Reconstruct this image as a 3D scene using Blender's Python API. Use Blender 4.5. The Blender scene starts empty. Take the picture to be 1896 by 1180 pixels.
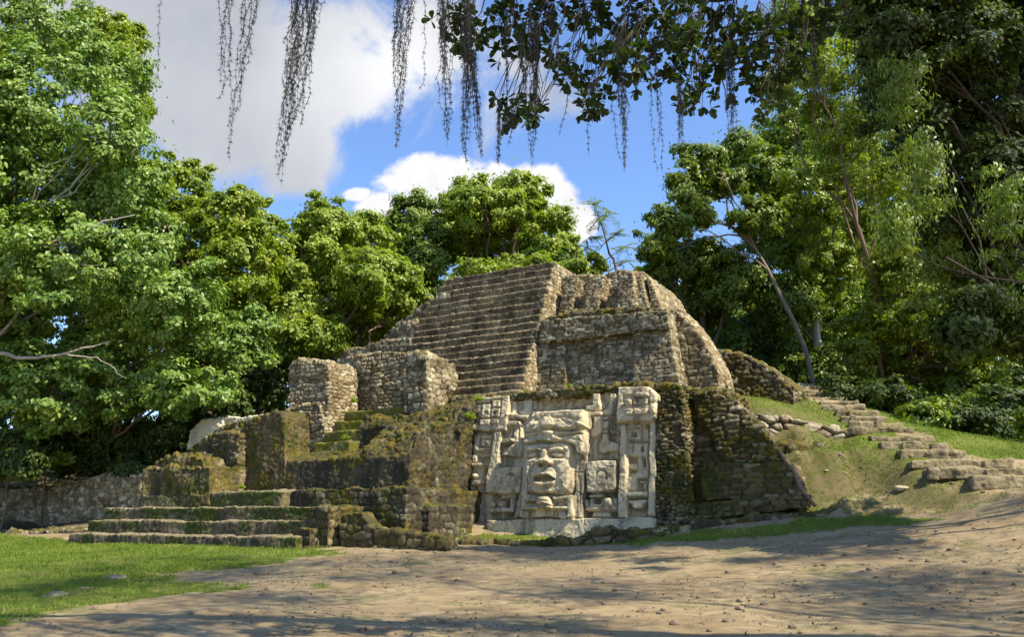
import bpy, bmesh, math, random
import numpy as np
from mathutils import Vector, Matrix

# ------------------------------------------------------------------ camera, sky, sun, exposure
SC = bpy.context.scene
COL = SC.collection
FPX = 1500.0                       # focal length in pixels of an 1896 px wide picture
PITCH = math.atan(375/1500)
CP, SP = math.cos(PITCH), math.sin(PITCH)
EYE = np.array([0.0, 0.0, 1.3])
cam_d = bpy.data.cameras.new('camera')
cam = bpy.data.objects.new('camera', cam_d); COL.objects.link(cam)
cam_d.sensor_width = 36.0; cam_d.lens = FPX/1896*36.0
cam_d.clip_start = 0.1; cam_d.clip_end = 2000
cam.location = EYE; cam.rotation_euler = (math.pi/2 + PITCH, 0, 0)
SC.camera = cam

SUN_EL, SUN_AZ = math.radians(50), math.atan2(-0.55, 0.835)      # azimuth measured in the xy plane
SDIR = Vector((math.cos(SUN_EL)*math.cos(SUN_AZ), math.cos(SUN_EL)*math.sin(SUN_AZ), math.sin(SUN_EL)))
sun_d = bpy.data.lights.new('sun', 'SUN'); sun_d.energy = 3.5; sun_d.angle = math.radians(0.6)
sun_d.color = (1.0, 0.91, 0.74)
sun = bpy.data.objects.new('sun', sun_d); COL.objects.link(sun)
sun.rotation_euler = SDIR.to_track_quat('Z', 'Y').to_euler()
SC.view_settings.view_transform = 'Standard'; SC.view_settings.look = 'None'
SC.view_settings.exposure = 1.3; SC.view_settings.gamma = 1.0
SC.render.engine = 'CYCLES'
SC.cycles.use_denoising = True
SC.cycles.max_bounces = 6; SC.cycles.diffuse_bounces = 3; SC.cycles.transmission_bounces = 3
SC.cycles.transparent_max_bounces = 6; SC.cycles.caustics_reflective = False; SC.cycles.caustics_refractive = False

def ray(px, py):
    X = (px-948)/FPX; up = (590-py)/FPX
    return np.array([X, CP-up*SP, SP+up*CP])
def at(px, py, Y):
    d = ray(px, py); return EYE + d*(Y/d[1])

def build_world():
    w = bpy.data.worlds.new('World'); SC.world = w; w.use_nodes = True
    nt = w.node_tree; N = nt.nodes; L = nt.links; N.clear()
    def nd(t, **k):
        n = N.new(t)
        for a, b in k.items(): setattr(n, a, b)
        return n
    def M(op, a, b=None, c=None, clamp=False):
        n = nd('ShaderNodeMath', operation=op, use_clamp=clamp)
        for i, v in enumerate((a, b, c)):
            if v is None: continue
            if isinstance(v, (int, float)): n.inputs[i].default_value = v
            else: L.new(v, n.inputs[i])
        return n.outputs[0]
    sky = nd('ShaderNodeTexSky', sky_type='NISHITA', sun_disc=False, sun_elevation=SUN_EL,
             sun_rotation=math.pi/2 - SUN_AZ, air_density=1.0, dust_density=0.6, ozone_density=2.2)
    tc = nd('ShaderNodeTexCoord')
    sep = nd('ShaderNodeSeparateXYZ'); L.new(tc.outputs['Generated'], sep.inputs[0])
    y = M('MAXIMUM', sep.outputs[1], 0.06)
    X = M('DIVIDE', sep.outputs[0], y); Z = M('DIVIDE', sep.outputs[2], y)
    comb = nd('ShaderNodeCombineXYZ'); L.new(X, comb.inputs[0]); L.new(Z, comb.inputs[1])
    def noise(scale, detail, rough=0.55, dist=0.0, off=0):
        mp = nd('ShaderNodeMapping'); mp.inputs['Location'].default_value = (off, off*1.7, off)
        L.new(comb.outputs[0], mp.inputs[0])
        n = nd('ShaderNodeTexNoise'); n.inputs['Scale'].default_value = scale
        n.inputs['Detail'].default_value = detail; n.inputs['Roughness'].default_value = rough
        n.inputs['Distortion'].default_value = dist
        L.new(mp.outputs[0], n.inputs['Vector']); return n.outputs[0]
    def ell(px, py, rx, ry):
        d = ray(px, py); cx, cz = d[0]/d[1], d[2]/d[1]
        k = 1/(FPX*d[1])*1.02
        a = M('DIVIDE', M('SUBTRACT', X, float(cx)), float(rx*k))
        b = M('DIVIDE', M('SUBTRACT', Z, float(cz)), float(ry*k/ d[1]))
        return M('SUBTRACT', 1.0, M('SQRT', M('ADD', M('MULTIPLY', a, a), M('MULTIPLY', b, b))))
    def smax(lst):
        o = lst[0]
        for q in lst[1:]: o = M('MAXIMUM', o, q)
        return o
    # the big soft cloud, upper left
    n1 = noise(4.2, 8, 0.62, 0.5, 3.0); n2 = noise(2.6, 6, 0.6, 0.2, 9.0)
    soft = smax([ell(520, 120, 400, 185), ell(700, 150, 190, 150), ell(420, 250, 150, 95), ell(560, 290, 120, 85), ell(300, 20, 330, 160), ell(800, 90, 110, 170)])
    s = M('ADD', soft, M('MULTIPLY', M('SUBTRACT', n1, 0.5), 2.6))
    m1 = nd('ShaderNodeMapRange', interpolation_type='SMOOTHSTEP'); L.new(s, m1.inputs[0])
    m1.inputs[1].default_value = -0.10; m1.inputs[2].default_value = 0.42
    # crisp cumulus behind the middle trees
    n3 = noise(13.0, 8, 0.62, 0.2, 5.0)
    cum = smax([ell(800, 335, 100, 48), ell(850, 360, 140, 60), ell(700, 385, 46, 32), ell(980, 350, 75, 48), ell(1035, 375, 52, 44), ell(1075, 405, 36, 45), ell(925, 330, 40, 30), ell(660, 360, 30, 14)])
    c = M('ADD', cum, M('MULTIPLY', M('SUBTRACT', n3, 0.5), 1.5))
    m2 = nd('ShaderNodeMapRange', interpolation_type='SMOOTHSTEP'); L.new(c, m2.inputs[0])
    m2.inputs[1].default_value = -0.06; m2.inputs[2].default_value = 0.34
    # colours (radiance before the 0.1 of the background)
    glow = nd('ShaderNodeMapRange'); L.new(ell(730, 130, 300, 260), glow.inputs[0]); glow.inputs[1].default_value = 0.0; glow.inputs[2].default_value = 0.9
    mx = nd('ShaderNodeMixRGB'); L.new(M('MULTIPLY', M('ADD', M('MULTIPLY', glow.outputs[0], 0.8), M('MULTIPLY', M('SUBTRACT', n2, 0.3), 1.1)), 0.9), mx.inputs[0])
    mx.inputs[1].default_value = (1.30, 1.38, 1.55, 1); mx.inputs[2].default_value = (3.0, 3.0, 3.0, 1)
    mixa = nd('ShaderNodeMixRGB'); L.new(M('MULTIPLY', m1.outputs[0], 0.97), mixa.inputs[0])
    tint = nd('ShaderNodeMixRGB', blend_type='MULTIPLY'); tint.inputs[0].default_value = 1.0
    L.new(sky.outputs[0], tint.inputs[1]); tint.inputs[2].default_value = (0.55, 0.63, 0.76, 1)
    L.new(tint.outputs[0], mixa.inputs[1]); L.new(mx.outputs[0], mixa.inputs[2])
    cc = nd('ShaderNodeMixRGB'); L.new(n3, cc.inputs[0]); cc.inputs[1].default_value = (1.7, 1.78, 2.0, 1); cc.inputs[2].default_value = (3.7, 3.6, 3.5, 1)
    mixb = nd('ShaderNodeMixRGB'); L.new(m2.outputs[0], mixb.inputs[0]); L.new(mixa.outputs[0], mixb.inputs[1]); L.new(cc.outputs[0], mixb.inputs[2])
    bg = nd('ShaderNodeBackground'); bg.inputs['Strength'].default_value = 0.15
    L.new(mixb.outputs[0], bg.inputs['Color'])
    out = nd('ShaderNodeOutputWorld'); L.new(bg.outputs[0], out.inputs['Surface'])
build_world()

# ------------------------------------------------------------------ helpers
RNG = np.random.default_rng(7)
random.seed(7)
TH = math.radians(30)
UV = np.array([math.cos(TH), -math.sin(TH), 0.0])       # along the facade, to the right and towards the viewer
NV = np.array([math.sin(TH), math.cos(TH), 0.0])        # into the temple
_d = ray(1060, 975); ORG = EYE + _d*25/_d[1]; ORG[2] = 0.0
def F(px, py, n0, k=0.0, z0=1.3):
    """pixel -> (u, n, z) where its sight line meets the (battered) facade plane n = n0 + k (z - z0)"""
    d = ray(px, py); a = (EYE-ORG) @ NV
    t = (n0 + k*(EYE[2]-z0) - a)/(d @ NV - k*d[2])
    P = EYE + t*d - ORG
    return float(P @ UV), float(P @ NV), float(P[2])
def W(u, n, z): return ORG + u*UV + n*NV + np.array([0, 0, z])
def UNZ(P):
    Q = P - ORG
    return Q @ UV, Q @ NV, P[:, 2]

def tag(o, label=None, cat=None, group=None, kind=None):
    if label: o['label'] = label
    if cat: o['category'] = cat
    if group: o['group'] = group
    if kind: o['kind'] = kind
    return o
def link(o, parent=None):
    COL.objects.link(o)
    if parent is not None: o.parent = parent
    return o
def empty(name, loc, label, cat, group=None):
    o = bpy.data.objects.new(name, None); COL.objects.link(o); o.location = tuple(loc); o.empty_display_size = 0.3
    return tag(o, label, cat, group)
def child(o, parent):
    """parent o (whose mesh is in world coordinates) to parent, keeping it in place"""
    if o.name not in COL.objects: COL.objects.link(o)
    o.parent = parent
    if parent is not None: o.matrix_parent_inverse = Matrix.Translation(-parent.location)
    return o
def np_mesh(name, V, Fc, mat=None, smooth=True, attrs=None):
    """V (n,3); Fc (m,k) all faces of k corners"""
    me = bpy.data.meshes.new(name)
    V = np.asarray(V, dtype=np.float32); Fc = np.asarray(Fc, dtype=np.int32)
    me.vertices.add(len(V)); me.vertices.foreach_set('co', V.ravel())
    k = Fc.shape[1]
    me.loops.add(Fc.size); me.loops.foreach_set('vertex_index', Fc.ravel())
    me.polygons.add(len(Fc)); me.polygons.foreach_set('loop_start', np.arange(0, Fc.size, k, dtype=np.int32))
    me.polygons.foreach_set('loop_total', np.full(len(Fc), k, dtype=np.int32))
    me.update(calc_edges=True)
    me.polygons.foreach_set('use_smooth', np.full(len(Fc), smooth))
    for an, av in (attrs or {}).items():
        a = me.attributes.new(an, 'FLOAT', 'POINT'); a.data.foreach_set('value', np.asarray(av, dtype=np.float32))
    if mat: me.materials.append(mat)
    return me
def np_obj(name, V, Fc, mat, smooth=True, attrs=None, parent=None):
    o = bpy.data.objects.new(name, np_mesh(name, V, Fc, mat, smooth, attrs))
    return child(o, parent)

# --- noise in numpy
def h3(i, j, k, s=0):
    x = (i.astype(np.int64)*374761393 + j.astype(np.int64)*668265263 + k.astype(np.int64)*2147483647 + s*1274126177) & 0xffffffff
    x = ((x ^ (x >> 13))*1274126177) & 0xffffffff
    x = ((x ^ (x >> 16))*2246822519) & 0xffffffff
    return ((x ^ (x >> 15)) & 0xffffff)/float(0xffffff)
def vnoise(P, s=0):
    P = np.asarray(P); f = np.floor(P).astype(np.int64); t = P-f; t = t*t*(3-2*t)
    r = 0
    for a in (0, 1):
        wa = t[:, 0] if a else 1-t[:, 0]
        for b in (0, 1):
            wb = t[:, 1] if b else 1-t[:, 1]
            for c in (0, 1):
                wc = t[:, 2] if c else 1-t[:, 2]
                r = r + wa*wb*wc*h3(f[:, 0]+a, f[:, 1]+b, f[:, 2]+c, s)
    return r*2-1
def fbm(P, sc, oc=3, s=0):
    r = 0; a = 1.0; P = np.asarray(P)*sc
    for i in range(oc): r = r + a*vnoise(P, s+i); P = P*2.03+11.3; a *= .5
    return r
def sstep(a, b, x):
    t = np.clip((x-a)/(b-a), 0, 1); return t*t*(3-2*t)

def stones(s, t, w, h, jx, jy, seed, pn=2.0):
    S = s/w; T = t/h
    r0 = np.floor(T).astype(np.int64)
    F1 = np.full(S.shape, 9.0); F2 = np.full(S.shape, 9.0); ID = np.zeros(S.shape)
    z = np.zeros_like(r0)
    for dj in (-1, 0, 1):
        j = r0+dj
        off = h3(j, z, z, seed)*7.0
        # stone width differs from course to course
        wf = 0.7+0.8*h3(j, z, z, seed+5)
        Sj = S/wf + off
        i0 = np.floor(Sj).astype(np.int64)
        for di in (-1, 0, 1):
            i = i0+di
            a = h3(i, j, z, seed+1); b = h3(i, j, z, seed+2)
            dx = np.abs(Sj-(i+.5+jx*(a-.5)))*wf; dy = np.abs(T-(j+.5+jy*(b-.5)))
            d = (dx**pn+dy**pn)**(1/pn)
            nid = h3(i, j, z, seed+3)
            m = d < F1
            F2 = np.where(m, F1, np.minimum(F2, d)); ID = np.where(m, nid, ID); F1 = np.where(m, d, F1)
    return F2-F1, ID, F1

# --- closed prisms in facade coordinates, and the ruin made of them
def slab(out, nf, nb, k=0.0, z0=1.3, px=True, shrink=0.0):
    """front outline (pixels, or (u,z) when px=False) on the plane nf, carried back to nb"""
    fr = [F(a, b, nf, k, z0) for a, b in out] if px else [(a, nf+k*(b-z0), b) for a, b in out]
    V = [W(*q) for q in fr] + [W(q[0], nb, q[2]) for q in fr]
    n = len(fr)
    Fs = [tuple(range(n)), tuple(range(2*n-1, n-1, -1))] + [((i+1) % n, i, i+n, (i+1) % n+n) for i in range(n)]
    return V, Fs
def box(u0, u1, n0, n1, z0, z1, k=0.0, ku=0.0):
    """box in facade coordinates; k batter of the front, ku of both sides"""
    H = z1-z0
    V = [W(u0, n0, z0), W(u1, n0, z0), W(u1, n1, z0), W(u0, n1, z0),
         W(u0+ku*H, n0+k*H, z1), W(u1-ku*H, n0+k*H, z1), W(u1-ku*H, n1, z1), W(u0+ku*H, n1, z1)]
    return V, [(3, 2, 1, 0), (4, 5, 6, 7), (0, 1, 5, 4), (1, 2, 6, 5), (2, 3, 7, 6), (3, 0, 4, 7)]
def remeshed(solids, vox):
    bm = bmesh.new()
    for V, Fs in solids:
        b2 = bmesh.new()
        vs = [b2.verts.new(tuple(v)) for v in V]
        for f in Fs: b2.faces.new([vs[i] for i in f])
        bmesh.ops.recalc_face_normals(b2, faces=b2.faces)
        bmesh.ops.triangulate(b2, faces=b2.faces)
        me = bpy.data.meshes.new('t'); b2.to_mesh(me); b2.free(); bm.from_mesh(me); bpy.data.meshes.remove(me)
    me = bpy.data.meshes.new('t'); bm.to_mesh(me); bm.free()
    o = bpy.data.objects.new('t', me); COL.objects.link(o)
    m = o.modifiers.new('r', 'REMESH'); m.mode = 'VOXEL'; m.voxel_size = vox; m.adaptivity = 0.0
    dg = bpy.context.evaluated_depsgraph_get(); dg.update()
    ev = o.evaluated_get(dg); em = ev.to_mesh()
    n = len(em.vertices); V = np.empty(n*3, np.float32); em.vertices.foreach_get('co', V); V = V.reshape(-1, 3).astype(float)
    NN = np.empty(n*3, np.float32); em.vertices.foreach_get('normal', NN); NN = NN.reshape(-1, 3).astype(float)
    nl = len(em.loops); li = np.empty(nl, np.int32); em.loops.foreach_get('vertex_index', li)
    tot = np.empty(len(em.polygons), np.int32); em.polygons.foreach_get('loop_total', tot)
    assert (tot == 4).all()
    ev.to_mesh_clear(); bpy.data.objects.remove(o); bpy.data.meshes.remove(me)
    return V, NN, li.reshape(-1, 4)

STY = {   # stone width, course height, jitters, relief, pattern on top, roughness of the whole
    'coursed': dict(w=.32, h=.125, jx=.6, jy=.3, amp=.03, big=.03, fine=.014, top=.03, pn=4),
    'blocks':  dict(w=.42, h=.22, jx=.6, jy=.35, amp=.045, big=.06, fine=.018, top=.04, pn=3),
    'rubble':  dict(w=.34, h=.17, jx=.85, jy=.75, amp=.07, big=.07, fine=.022, top=.06, pn=2.4),
    'boulder': dict(w=.42, h=.27, jx=.8, jy=.75, amp=.17, big=.08, fine=.02, top=.09, pn=2, edge=.4),
    'rough':   dict(w=.30, h=.19, jx=.8, jy=.6, amp=.045, big=.09, fine=.03, top=.08, pn=2.5),
    'step':    dict(w=.50, h=.28, jx=.6, jy=.15, amp=.010, big=.03, fine=.010, top=.025, pn=4),
    'worn':    dict(w=.9, h=.50, jx=.6, jy=.2, amp=.012, big=.05, fine=.022, top=.02, pn=4, pat=.35),
    'plaster': dict(w=.34, h=.22, jx=.8, jy=.6, amp=.016, big=.06, fine=.024, top=.05, pn=2.4, pat=.35),
}
RUIN_VERTS = [0]
def ruin(name, solids, style, mat, parent=None, vox=0.045, seed=1, **ov):
    p = dict(STY[style]); p.update(ov)
    V, NN, Q = remeshed(solids, vox)
    u, n, z = UNZ(V)
    nu, nn, nz = np.abs(NN @ UV), np.abs(NN @ NV), np.abs(NN[:, 2])
    wrp = fbm(V, .9, 2, 31)*.16*p.get('warp', 1.0)
    zz = z + wrp*.5
    e1, i1, _ = stones(u+wrp, zz, p['w'], p['h'], p['jx'], p['jy'], seed, p['pn'])
    e2, i2, _ = stones(n+wrp+50, zz, p['w'], p['h'], p['jx'], p['jy'], seed+40, p['pn'])
    e3, i3, _ = stones(u+wrp, n+wrp, p['w']*1.05, p['w']*.8, .85, .85, seed+80, 2)
    wf, ws, wt = nn**3, nu**3, (nz**3)*(nz > .45)
    tot = wf+ws+wt+1e-6
    pr = lambda e: sstep(0.0, p.get('edge', .26), e)
    side = (wf*(pr(e1)*(.75+.5*i1)) + ws*(pr(e2)*(.75+.5*i2)))/tot
    top = wt*(pr(e3)*(.5+i3))/tot
    d = p['amp']*(side-.6*(wf+ws)/tot) + p['top']*1.6*(top-.5*wt/tot)
    lrg = fbm(V, 1.3, 2, seed+7)
    d = d + p['big']*lrg + p['fine']*fbm(V, 14, 2, seed+9)
    V2 = V + NN*d[:, None]
    cr = np.where(ws > wf, i2, i1); cr = np.where(wt > np.maximum(ws, wf), i3, cr)
    ed = np.where(ws > wf, e2, e1); ed = np.where(wt > np.maximum(ws, wf), e3, ed)
    RUIN_VERTS[0] += len(V2)
    pat = p.get('pat', 1.0)
    return np_obj(name, V2, Q, mat, True, {'cr': .5+(cr-.5)*pat, 'ji': 1-(1-sstep(0.02, .2, ed))*pat}, parent)

# --- materials
def mat_nodes(name):
    m = bpy.data.materials.new(name); m.use_nodes = True; nt = m.node_tree; nt.nodes.clear(); return m, nt
class G:
    def __init__(s, name): s.m, s.nt = mat_nodes(name)
    def n(s, t, **k):
        x = s.nt.nodes.new(t)
        for a, b in k.items(): setattr(x, a, b)
        return x
    def l(s, a, b): s.nt.links.new(a, b)
    def M(s, op, a, b=None, clamp=False):
        x = s.n('ShaderNodeMath', operation=op, use_clamp=clamp)
        for i, v in enumerate((a, b)):
            if v is None: continue
            if isinstance(v, (int, float)): x.inputs[i].default_value = v
            else: s.l(v, x.inputs[i])
        return x.outputs[0]
    def noise(s, vec, scale, detail=3, rough=.55, dist=0, stretch=None):
        if stretch:
            mp = s.n('ShaderNodeMapping'); mp.inputs['Scale'].default_value = stretch; s.l(vec, mp.inputs[0]); vec = mp.outputs[0]
        x = s.n('ShaderNodeTexNoise'); x.inputs['Scale'].default_value = scale; x.inputs['Detail'].default_value = detail
        x.inputs['Roughness'].default_value = rough; x.inputs['Distortion'].default_value = dist; s.l(vec, x.inputs['Vector'])
        return x.outputs[0]
    def ramp(s, f, a, b):
        x = s.n('ShaderNodeMapRange', interpolation_type='SMOOTHSTEP'); s.l(f, x.inputs[0]); x.inputs[1].default_value = a; x.inputs[2].default_value = b
        return x.outputs[0]
    def mix(s, f, a, b, mode='MIX'):
        x = s.n('ShaderNodeMixRGB', blend_type=mode)
        for i, v in enumerate((f, a, b)):
            if isinstance(v, (int, float)): x.inputs[i].default_value = v
            elif isinstance(v, tuple): x.inputs[i].default_value = (*v, 1) if len(v) == 3 else v
            else: s.l(v, x.inputs[i])
        return x.outputs[0]
    def attr(s, nm):
        x = s.n('ShaderNodeAttribute', attribute_name=nm); return x.outputs['Fac']
    def out(s, sh):
        o = s.n('ShaderNodeOutputMaterial'); s.l(sh, o.inputs['Surface']); return s.m

def stone_mat(name, c1, c2, dark=(.035, .028, .022), darkamt=.5, lich=(.50, .46, .40), lichamt=.3, moss=(.055, .062, .012), mossside=.25, mosstop=.7, joint=.45, moss2=(.170, .118, .010), bump=.5, tread_light=0.0):
    adj = lambda q: (q[0]*1.0, q[1]*1.02, q[2]*.84)
    c1, c2, lich = adj(c1), adj(c2), adj(lich)
    g = G(name)
    geo = g.n('ShaderNodeNewGeometry'); tc = g.n('ShaderNodeTexCoord'); P = geo.outputs['Position']
    sepn = g.n('ShaderNodeSeparateXYZ'); g.l(geo.outputs['Normal'], sepn.inputs[0])
    cr = g.attr('cr'); ji = g.attr('ji')
    nA = g.noise(P, 2.2, 4); nB = g.noise(P, 9, 5, .65); nC = g.noise(P, 34, 4, .7); nD = g.noise(P, 1.1, 4, .6, .6, (1.6, 1.6, .45)); nE = g.noise(P, .75, 4, .6)
    f = g.M('ADD', g.M('MULTIPLY', cr, 1.0), g.M('MULTIPLY', g.M('SUBTRACT', nB, .5), 1.1), True)
    col = g.mix(f, c1, c2)
    col = g.mix(g.M('MULTIPLY', g.ramp(g.M('ADD', nC, g.M('MULTIPLY', cr, .25)), .5, .75), lichamt*.8), col, lich)
    col = g.mix(g.M('MULTIPLY', g.ramp(g.M('ADD', cr, g.M('MULTIPLY', g.M('SUBTRACT', nB, .5), .5)), .72, .92), min(1, lichamt*1.5)), col, lich)
    patch = g.ramp(g.M('ADD', nB, g.M('MULTIPLY', g.M('SUBTRACT', nA, .5), .8)), .60-lichamt*.12, .72)
    col = g.mix(g.M('MULTIPLY', patch, lichamt), col, lich)
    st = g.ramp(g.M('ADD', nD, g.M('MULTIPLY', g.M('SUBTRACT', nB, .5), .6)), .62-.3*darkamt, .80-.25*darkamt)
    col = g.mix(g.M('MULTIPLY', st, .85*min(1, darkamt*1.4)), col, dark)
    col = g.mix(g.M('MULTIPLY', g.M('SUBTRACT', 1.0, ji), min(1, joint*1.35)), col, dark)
    fine = g.noise(P, 60, 3, .7)
    col = g.mix(.75, col, g.mix(g.ramp(fine, .3, .7), (.62, .60, .58), (1.35, 1.33, 1.30)), 'MULTIPLY')
    mm = g.M('ADD', nE, g.M('MULTIPLY', g.M('SUBTRACT', nB, .5), .9))
    ms = g.M('MULTIPLY', g.ramp(mm, .72-.42*mossside, .86-.36*mossside), min(1, mossside*2.2))
    up = g.ramp(sepn.outputs[2], .35, .85)
    mt = g.M('MULTIPLY', up, g.M('MULTIPLY', g.ramp(mm, .66-.5*mosstop, .80-.4*mosstop), min(1, mosstop*1.3)))
    mcol = g.mix(g.ramp(nA, .4, .65), moss, moss2)
    mcol = g.mix(g.M('MULTIPLY', nC, .6), mcol, (.02, .022, .006))
    col = g.mix(g.M('MAXIMUM', ms, mt), col, mcol)
    if tread_light: col = g.mix(g.M('MULTIPLY', g.ramp(sepn.outputs[2], .45, .9), g.M('MULTIPLY', g.ramp(nB, .35, .65), tread_light)), col, (.38, .30, .19))  # sunlight on tread edges painted in as lighter colour on up-facing stone
    bs = g.n('ShaderNodeBsdfPrincipled'); g.l(col, bs.inputs['Base Color']); bs.inputs['Roughness'].default_value = .92
    bs.inputs['Specular IOR Level'].default_value = .2
    bp = g.n('ShaderNodeBump'); bp.inputs['Strength'].default_value = bump; bp.inputs['Distance'].default_value = .03
    g.l(g.M('ADD', g.M('MULTIPLY', nC, .5), nB), bp.inputs['Height']); g.l(bp.outputs[0], bs.inputs['Normal'])
    return g.out(bs.outputs[0])

M_STAIR = stone_mat('weathered_stair_stone', (.058, .041, .022), (.135, .100, .056), darkamt=.68, lichamt=.24, mossside=.26, mosstop=.10, joint=.5, dark=(.03, .023, .014), tread_light=.85, moss=(.075, .065, .018))
M_WALL = stone_mat('weathered_wall_stone', (.10, .072, .040), (.27, .20, .12), darkamt=.5, lichamt=.48, mossside=.36, mosstop=.75, joint=.65)
M_WALLL = stone_mat('pale_wall_stone', (.16, .112, .06), (.40, .295, .185), darkamt=.45, lichamt=.36, mossside=.27, mosstop=.5, joint=.7)
M_MOSSY = stone_mat('mossy_stone', (.075, .054, .027), (.20, .145, .082), darkamt=.68, lichamt=.26, mossside=.68, mosstop=1.0, joint=.5)
M_SIDE = stone_mat('brown_mossy_course_stone', (.080, .057, .024), (.175, .128, .058), darkamt=.55, lichamt=.10, mossside=.60, mosstop=.8, joint=.7, moss2=(.15, .115, .012))
M_STEPS = stone_mat('worn_step_stone', (.085, .062, .035), (.19, .14, .09), darkamt=.7, lichamt=.2, tread_light=.6, mossside=.72, mosstop=.1, joint=.3, moss=(.045, .07, .010), moss2=(.075, .085, .012))
M_DRY = stone_mat('bare_dry_stone', (.12, .09, .055), (.30, .235, .15), darkamt=.5, lichamt=.35, mossside=.32, mosstop=.35, joint=.6)
M_BOULD = stone_mat('grey_boulder_stone', (.16, .115, .085), (.40, .32, .27), darkamt=.4, lichamt=.35, mossside=.2, mosstop=.5, joint=.9)
M_CARVE = stone_mat('carved_limestone', (.42, .335, .245), (.62, .52, .405), dark=(.095, .078, .062), darkamt=.60, lich=(.67, .60, .53), lichamt=.35, mossside=0.04, mosstop=.14, joint=0.0, bump=.6)
M_WHITE = stone_mat('white_limestone', (.50, .45, .38), (.72, .68, .62), dark=(.12, .10, .09), darkamt=.35, lichamt=.4, mossside=0.03, mosstop=.15, joint=.2)
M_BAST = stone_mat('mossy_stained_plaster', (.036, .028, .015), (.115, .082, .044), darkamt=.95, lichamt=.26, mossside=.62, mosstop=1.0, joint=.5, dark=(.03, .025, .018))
M_MSTEP = stone_mat('moss_covered_steps', (.12, .10, .04), (.22, .18, .08), darkamt=.25, lichamt=.1, mossside=1.0, mosstop=1.0, joint=.4, moss=(.13, .135, .016), moss2=(.19, .165, .018))

# ------------------------------------------------------------------ terrain
def project(P):
    Q = np.asarray(P)-EYE; y = Q[:, 1]*CP+Q[:, 2]*SP; z = -Q[:, 1]*SP+Q[:, 2]*CP
    y = np.maximum(y, .05)
    return 948+FPX*Q[:, 0]/y, 590-FPX*z/y
CT = [(100,1180,9.9),(948,1180,9.9),(1896,1180,9.3),(100,1115,13.4),(948,1115,13.4),(1800,1115,12.3),(100,1050,19),(570,1050,18.5),
      (948,1060,17.3),(1300,1050,16.8),(1700,1060,14.6),(570,1018,22.8),(145,1006,27.8),(65,992,31),(-60,990,32),(760,1016,22.5),(905,1006,23.0),(905,998,25),(1060,992,24.8),
      (1212,978,23.6),(1290,975,22.2),(1280,968,24),(1480,960,21.5),(1480,948,23.0),(1600,957,21.2),(1700,962,20.3),(1765,960,19.6),(1830,945,19.3),(1896,935,18.8),(1960,925,18.5),
      (1530,930,22.8),(1525,855,23.9),(1620,935,22.2),(1640,870,23.2),(1740,945,21.0),(1745,905,21.7),(1560,815,25.4),(1600,806,26.4),(1440,835,24.6),(1440,782,25.9),(1400,752,27.0),(1370,731,28.2),(1470,735,28.8),(1560,780,27.3),
      (1700,800,30),(1830,812,30),(1960,812,30),(1700,800,33),(1500,712,38),(1830,805,36),
      (65,885,40),(300,862,40),(-80,890,40),(200,968,32.6),(65,988,35.2),(-60,992,37),(-200,992,40)]
rows = [(1690,1990,680,742),(1460,1960,640,684),(1365,1900,595,632),(1310,1650,548,584),(1210,1565,505,537),(1160,1490,470,500),(1050,1385,425,452),(1045,1335,398,422),(1000,1255,370,393),
        (975,1200,342,364),(905,1145,312,336),(890,1105,290,308),(860,1050,270,284),(828,1012,251,265),(765,985,232,248),(750,925,214,228),(738,880,200,212)]
for i, (xl, xr, yt, yb) in enumerate(rows):
    for X in (xl, (xl+xr)/2, xr): CT.append((1200+X/2.81, 640+yb/2.81+2, 20.9+.74*i+.05))
cp = [at(*c) for c in CT] + [np.array(v, float) for v in [(0,0,0),(-15,0,0),(15,0,.2),(-20,10,.05),(-40,18,.4),(22,6,.9),(32,14,2.4),(-60,60,4.5),(-15,50,6),(0,50,7),(15,52,7.5),(40,50,8),
      (60,60,8),(0,90,8),(-100,100,7),(100,100,8),(0,160,9),(-160,160,9),(160,160,9),(-160,-40,0),(160,-40,0),(-80,20,1),(90,20,5),(0,-40,0),(-6,32,2),(-12,34,2)]]
cp = np.array(cp)
_A = np.linalg.norm(cp[:, None, :2]-cp[None, :, :2], axis=2) + np.eye(len(cp))*(-.15)
_n = len(cp); _B = np.block([[_A, np.c_[np.ones(_n), cp[:, :2]]], [np.c_[np.ones(_n), cp[:, :2]].T, np.zeros((3, 3))]])
_w = np.linalg.solve(_B, np.r_[cp[:, 2], 0, 0, 0])
def ground_z(x, y):
    x = np.atleast_1d(np.asarray(x, float)); y = np.atleast_1d(np.asarray(y, float)); out = np.empty(len(x))
    for s in range(0, len(x), 20000):
        a, b = x[s:s+20000], y[s:s+20000]
        D = np.hypot(a[:, None]-cp[None, :, 0], b[:, None]-cp[None, :, 1])
        out[s:s+20000] = D @ _w[:_n] + _w[_n] + _w[_n+1]*a + _w[_n+2]*b
    P = np.c_[x, y, np.zeros(len(x))]
    near = sstep(60, 30, np.hypot(x, y))
    bank = sstep(7.6, 8.6, x)*sstep(11.2, 9.8, x)*sstep(20, 21.5, y)*sstep(27, 25, y)
    return out + .035*fbm(P, .5, 2, 3) + near*.018*fbm(P, 2.3, 3, 5) + .30*bank*fbm(P, 1.0, 4, 15)+.10*bank*np.abs(fbm(P, 3.0, 3, 18))
def gz(x, y): return float(ground_z([x], [y])[0])
def inpoly(px, py, poly):
    r = np.zeros(len(px), bool); n = len(poly)
    for i in range(n):
        x1, y1 = poly[i]; x2, y2 = poly[(i+1) % n]
        if y1 == y2: continue
        c = ((y1 > py) != (y2 > py)) & (px < (x2-x1)*(py-y1)/(y2-y1)+x1)
        r ^= c
    return r
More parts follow.
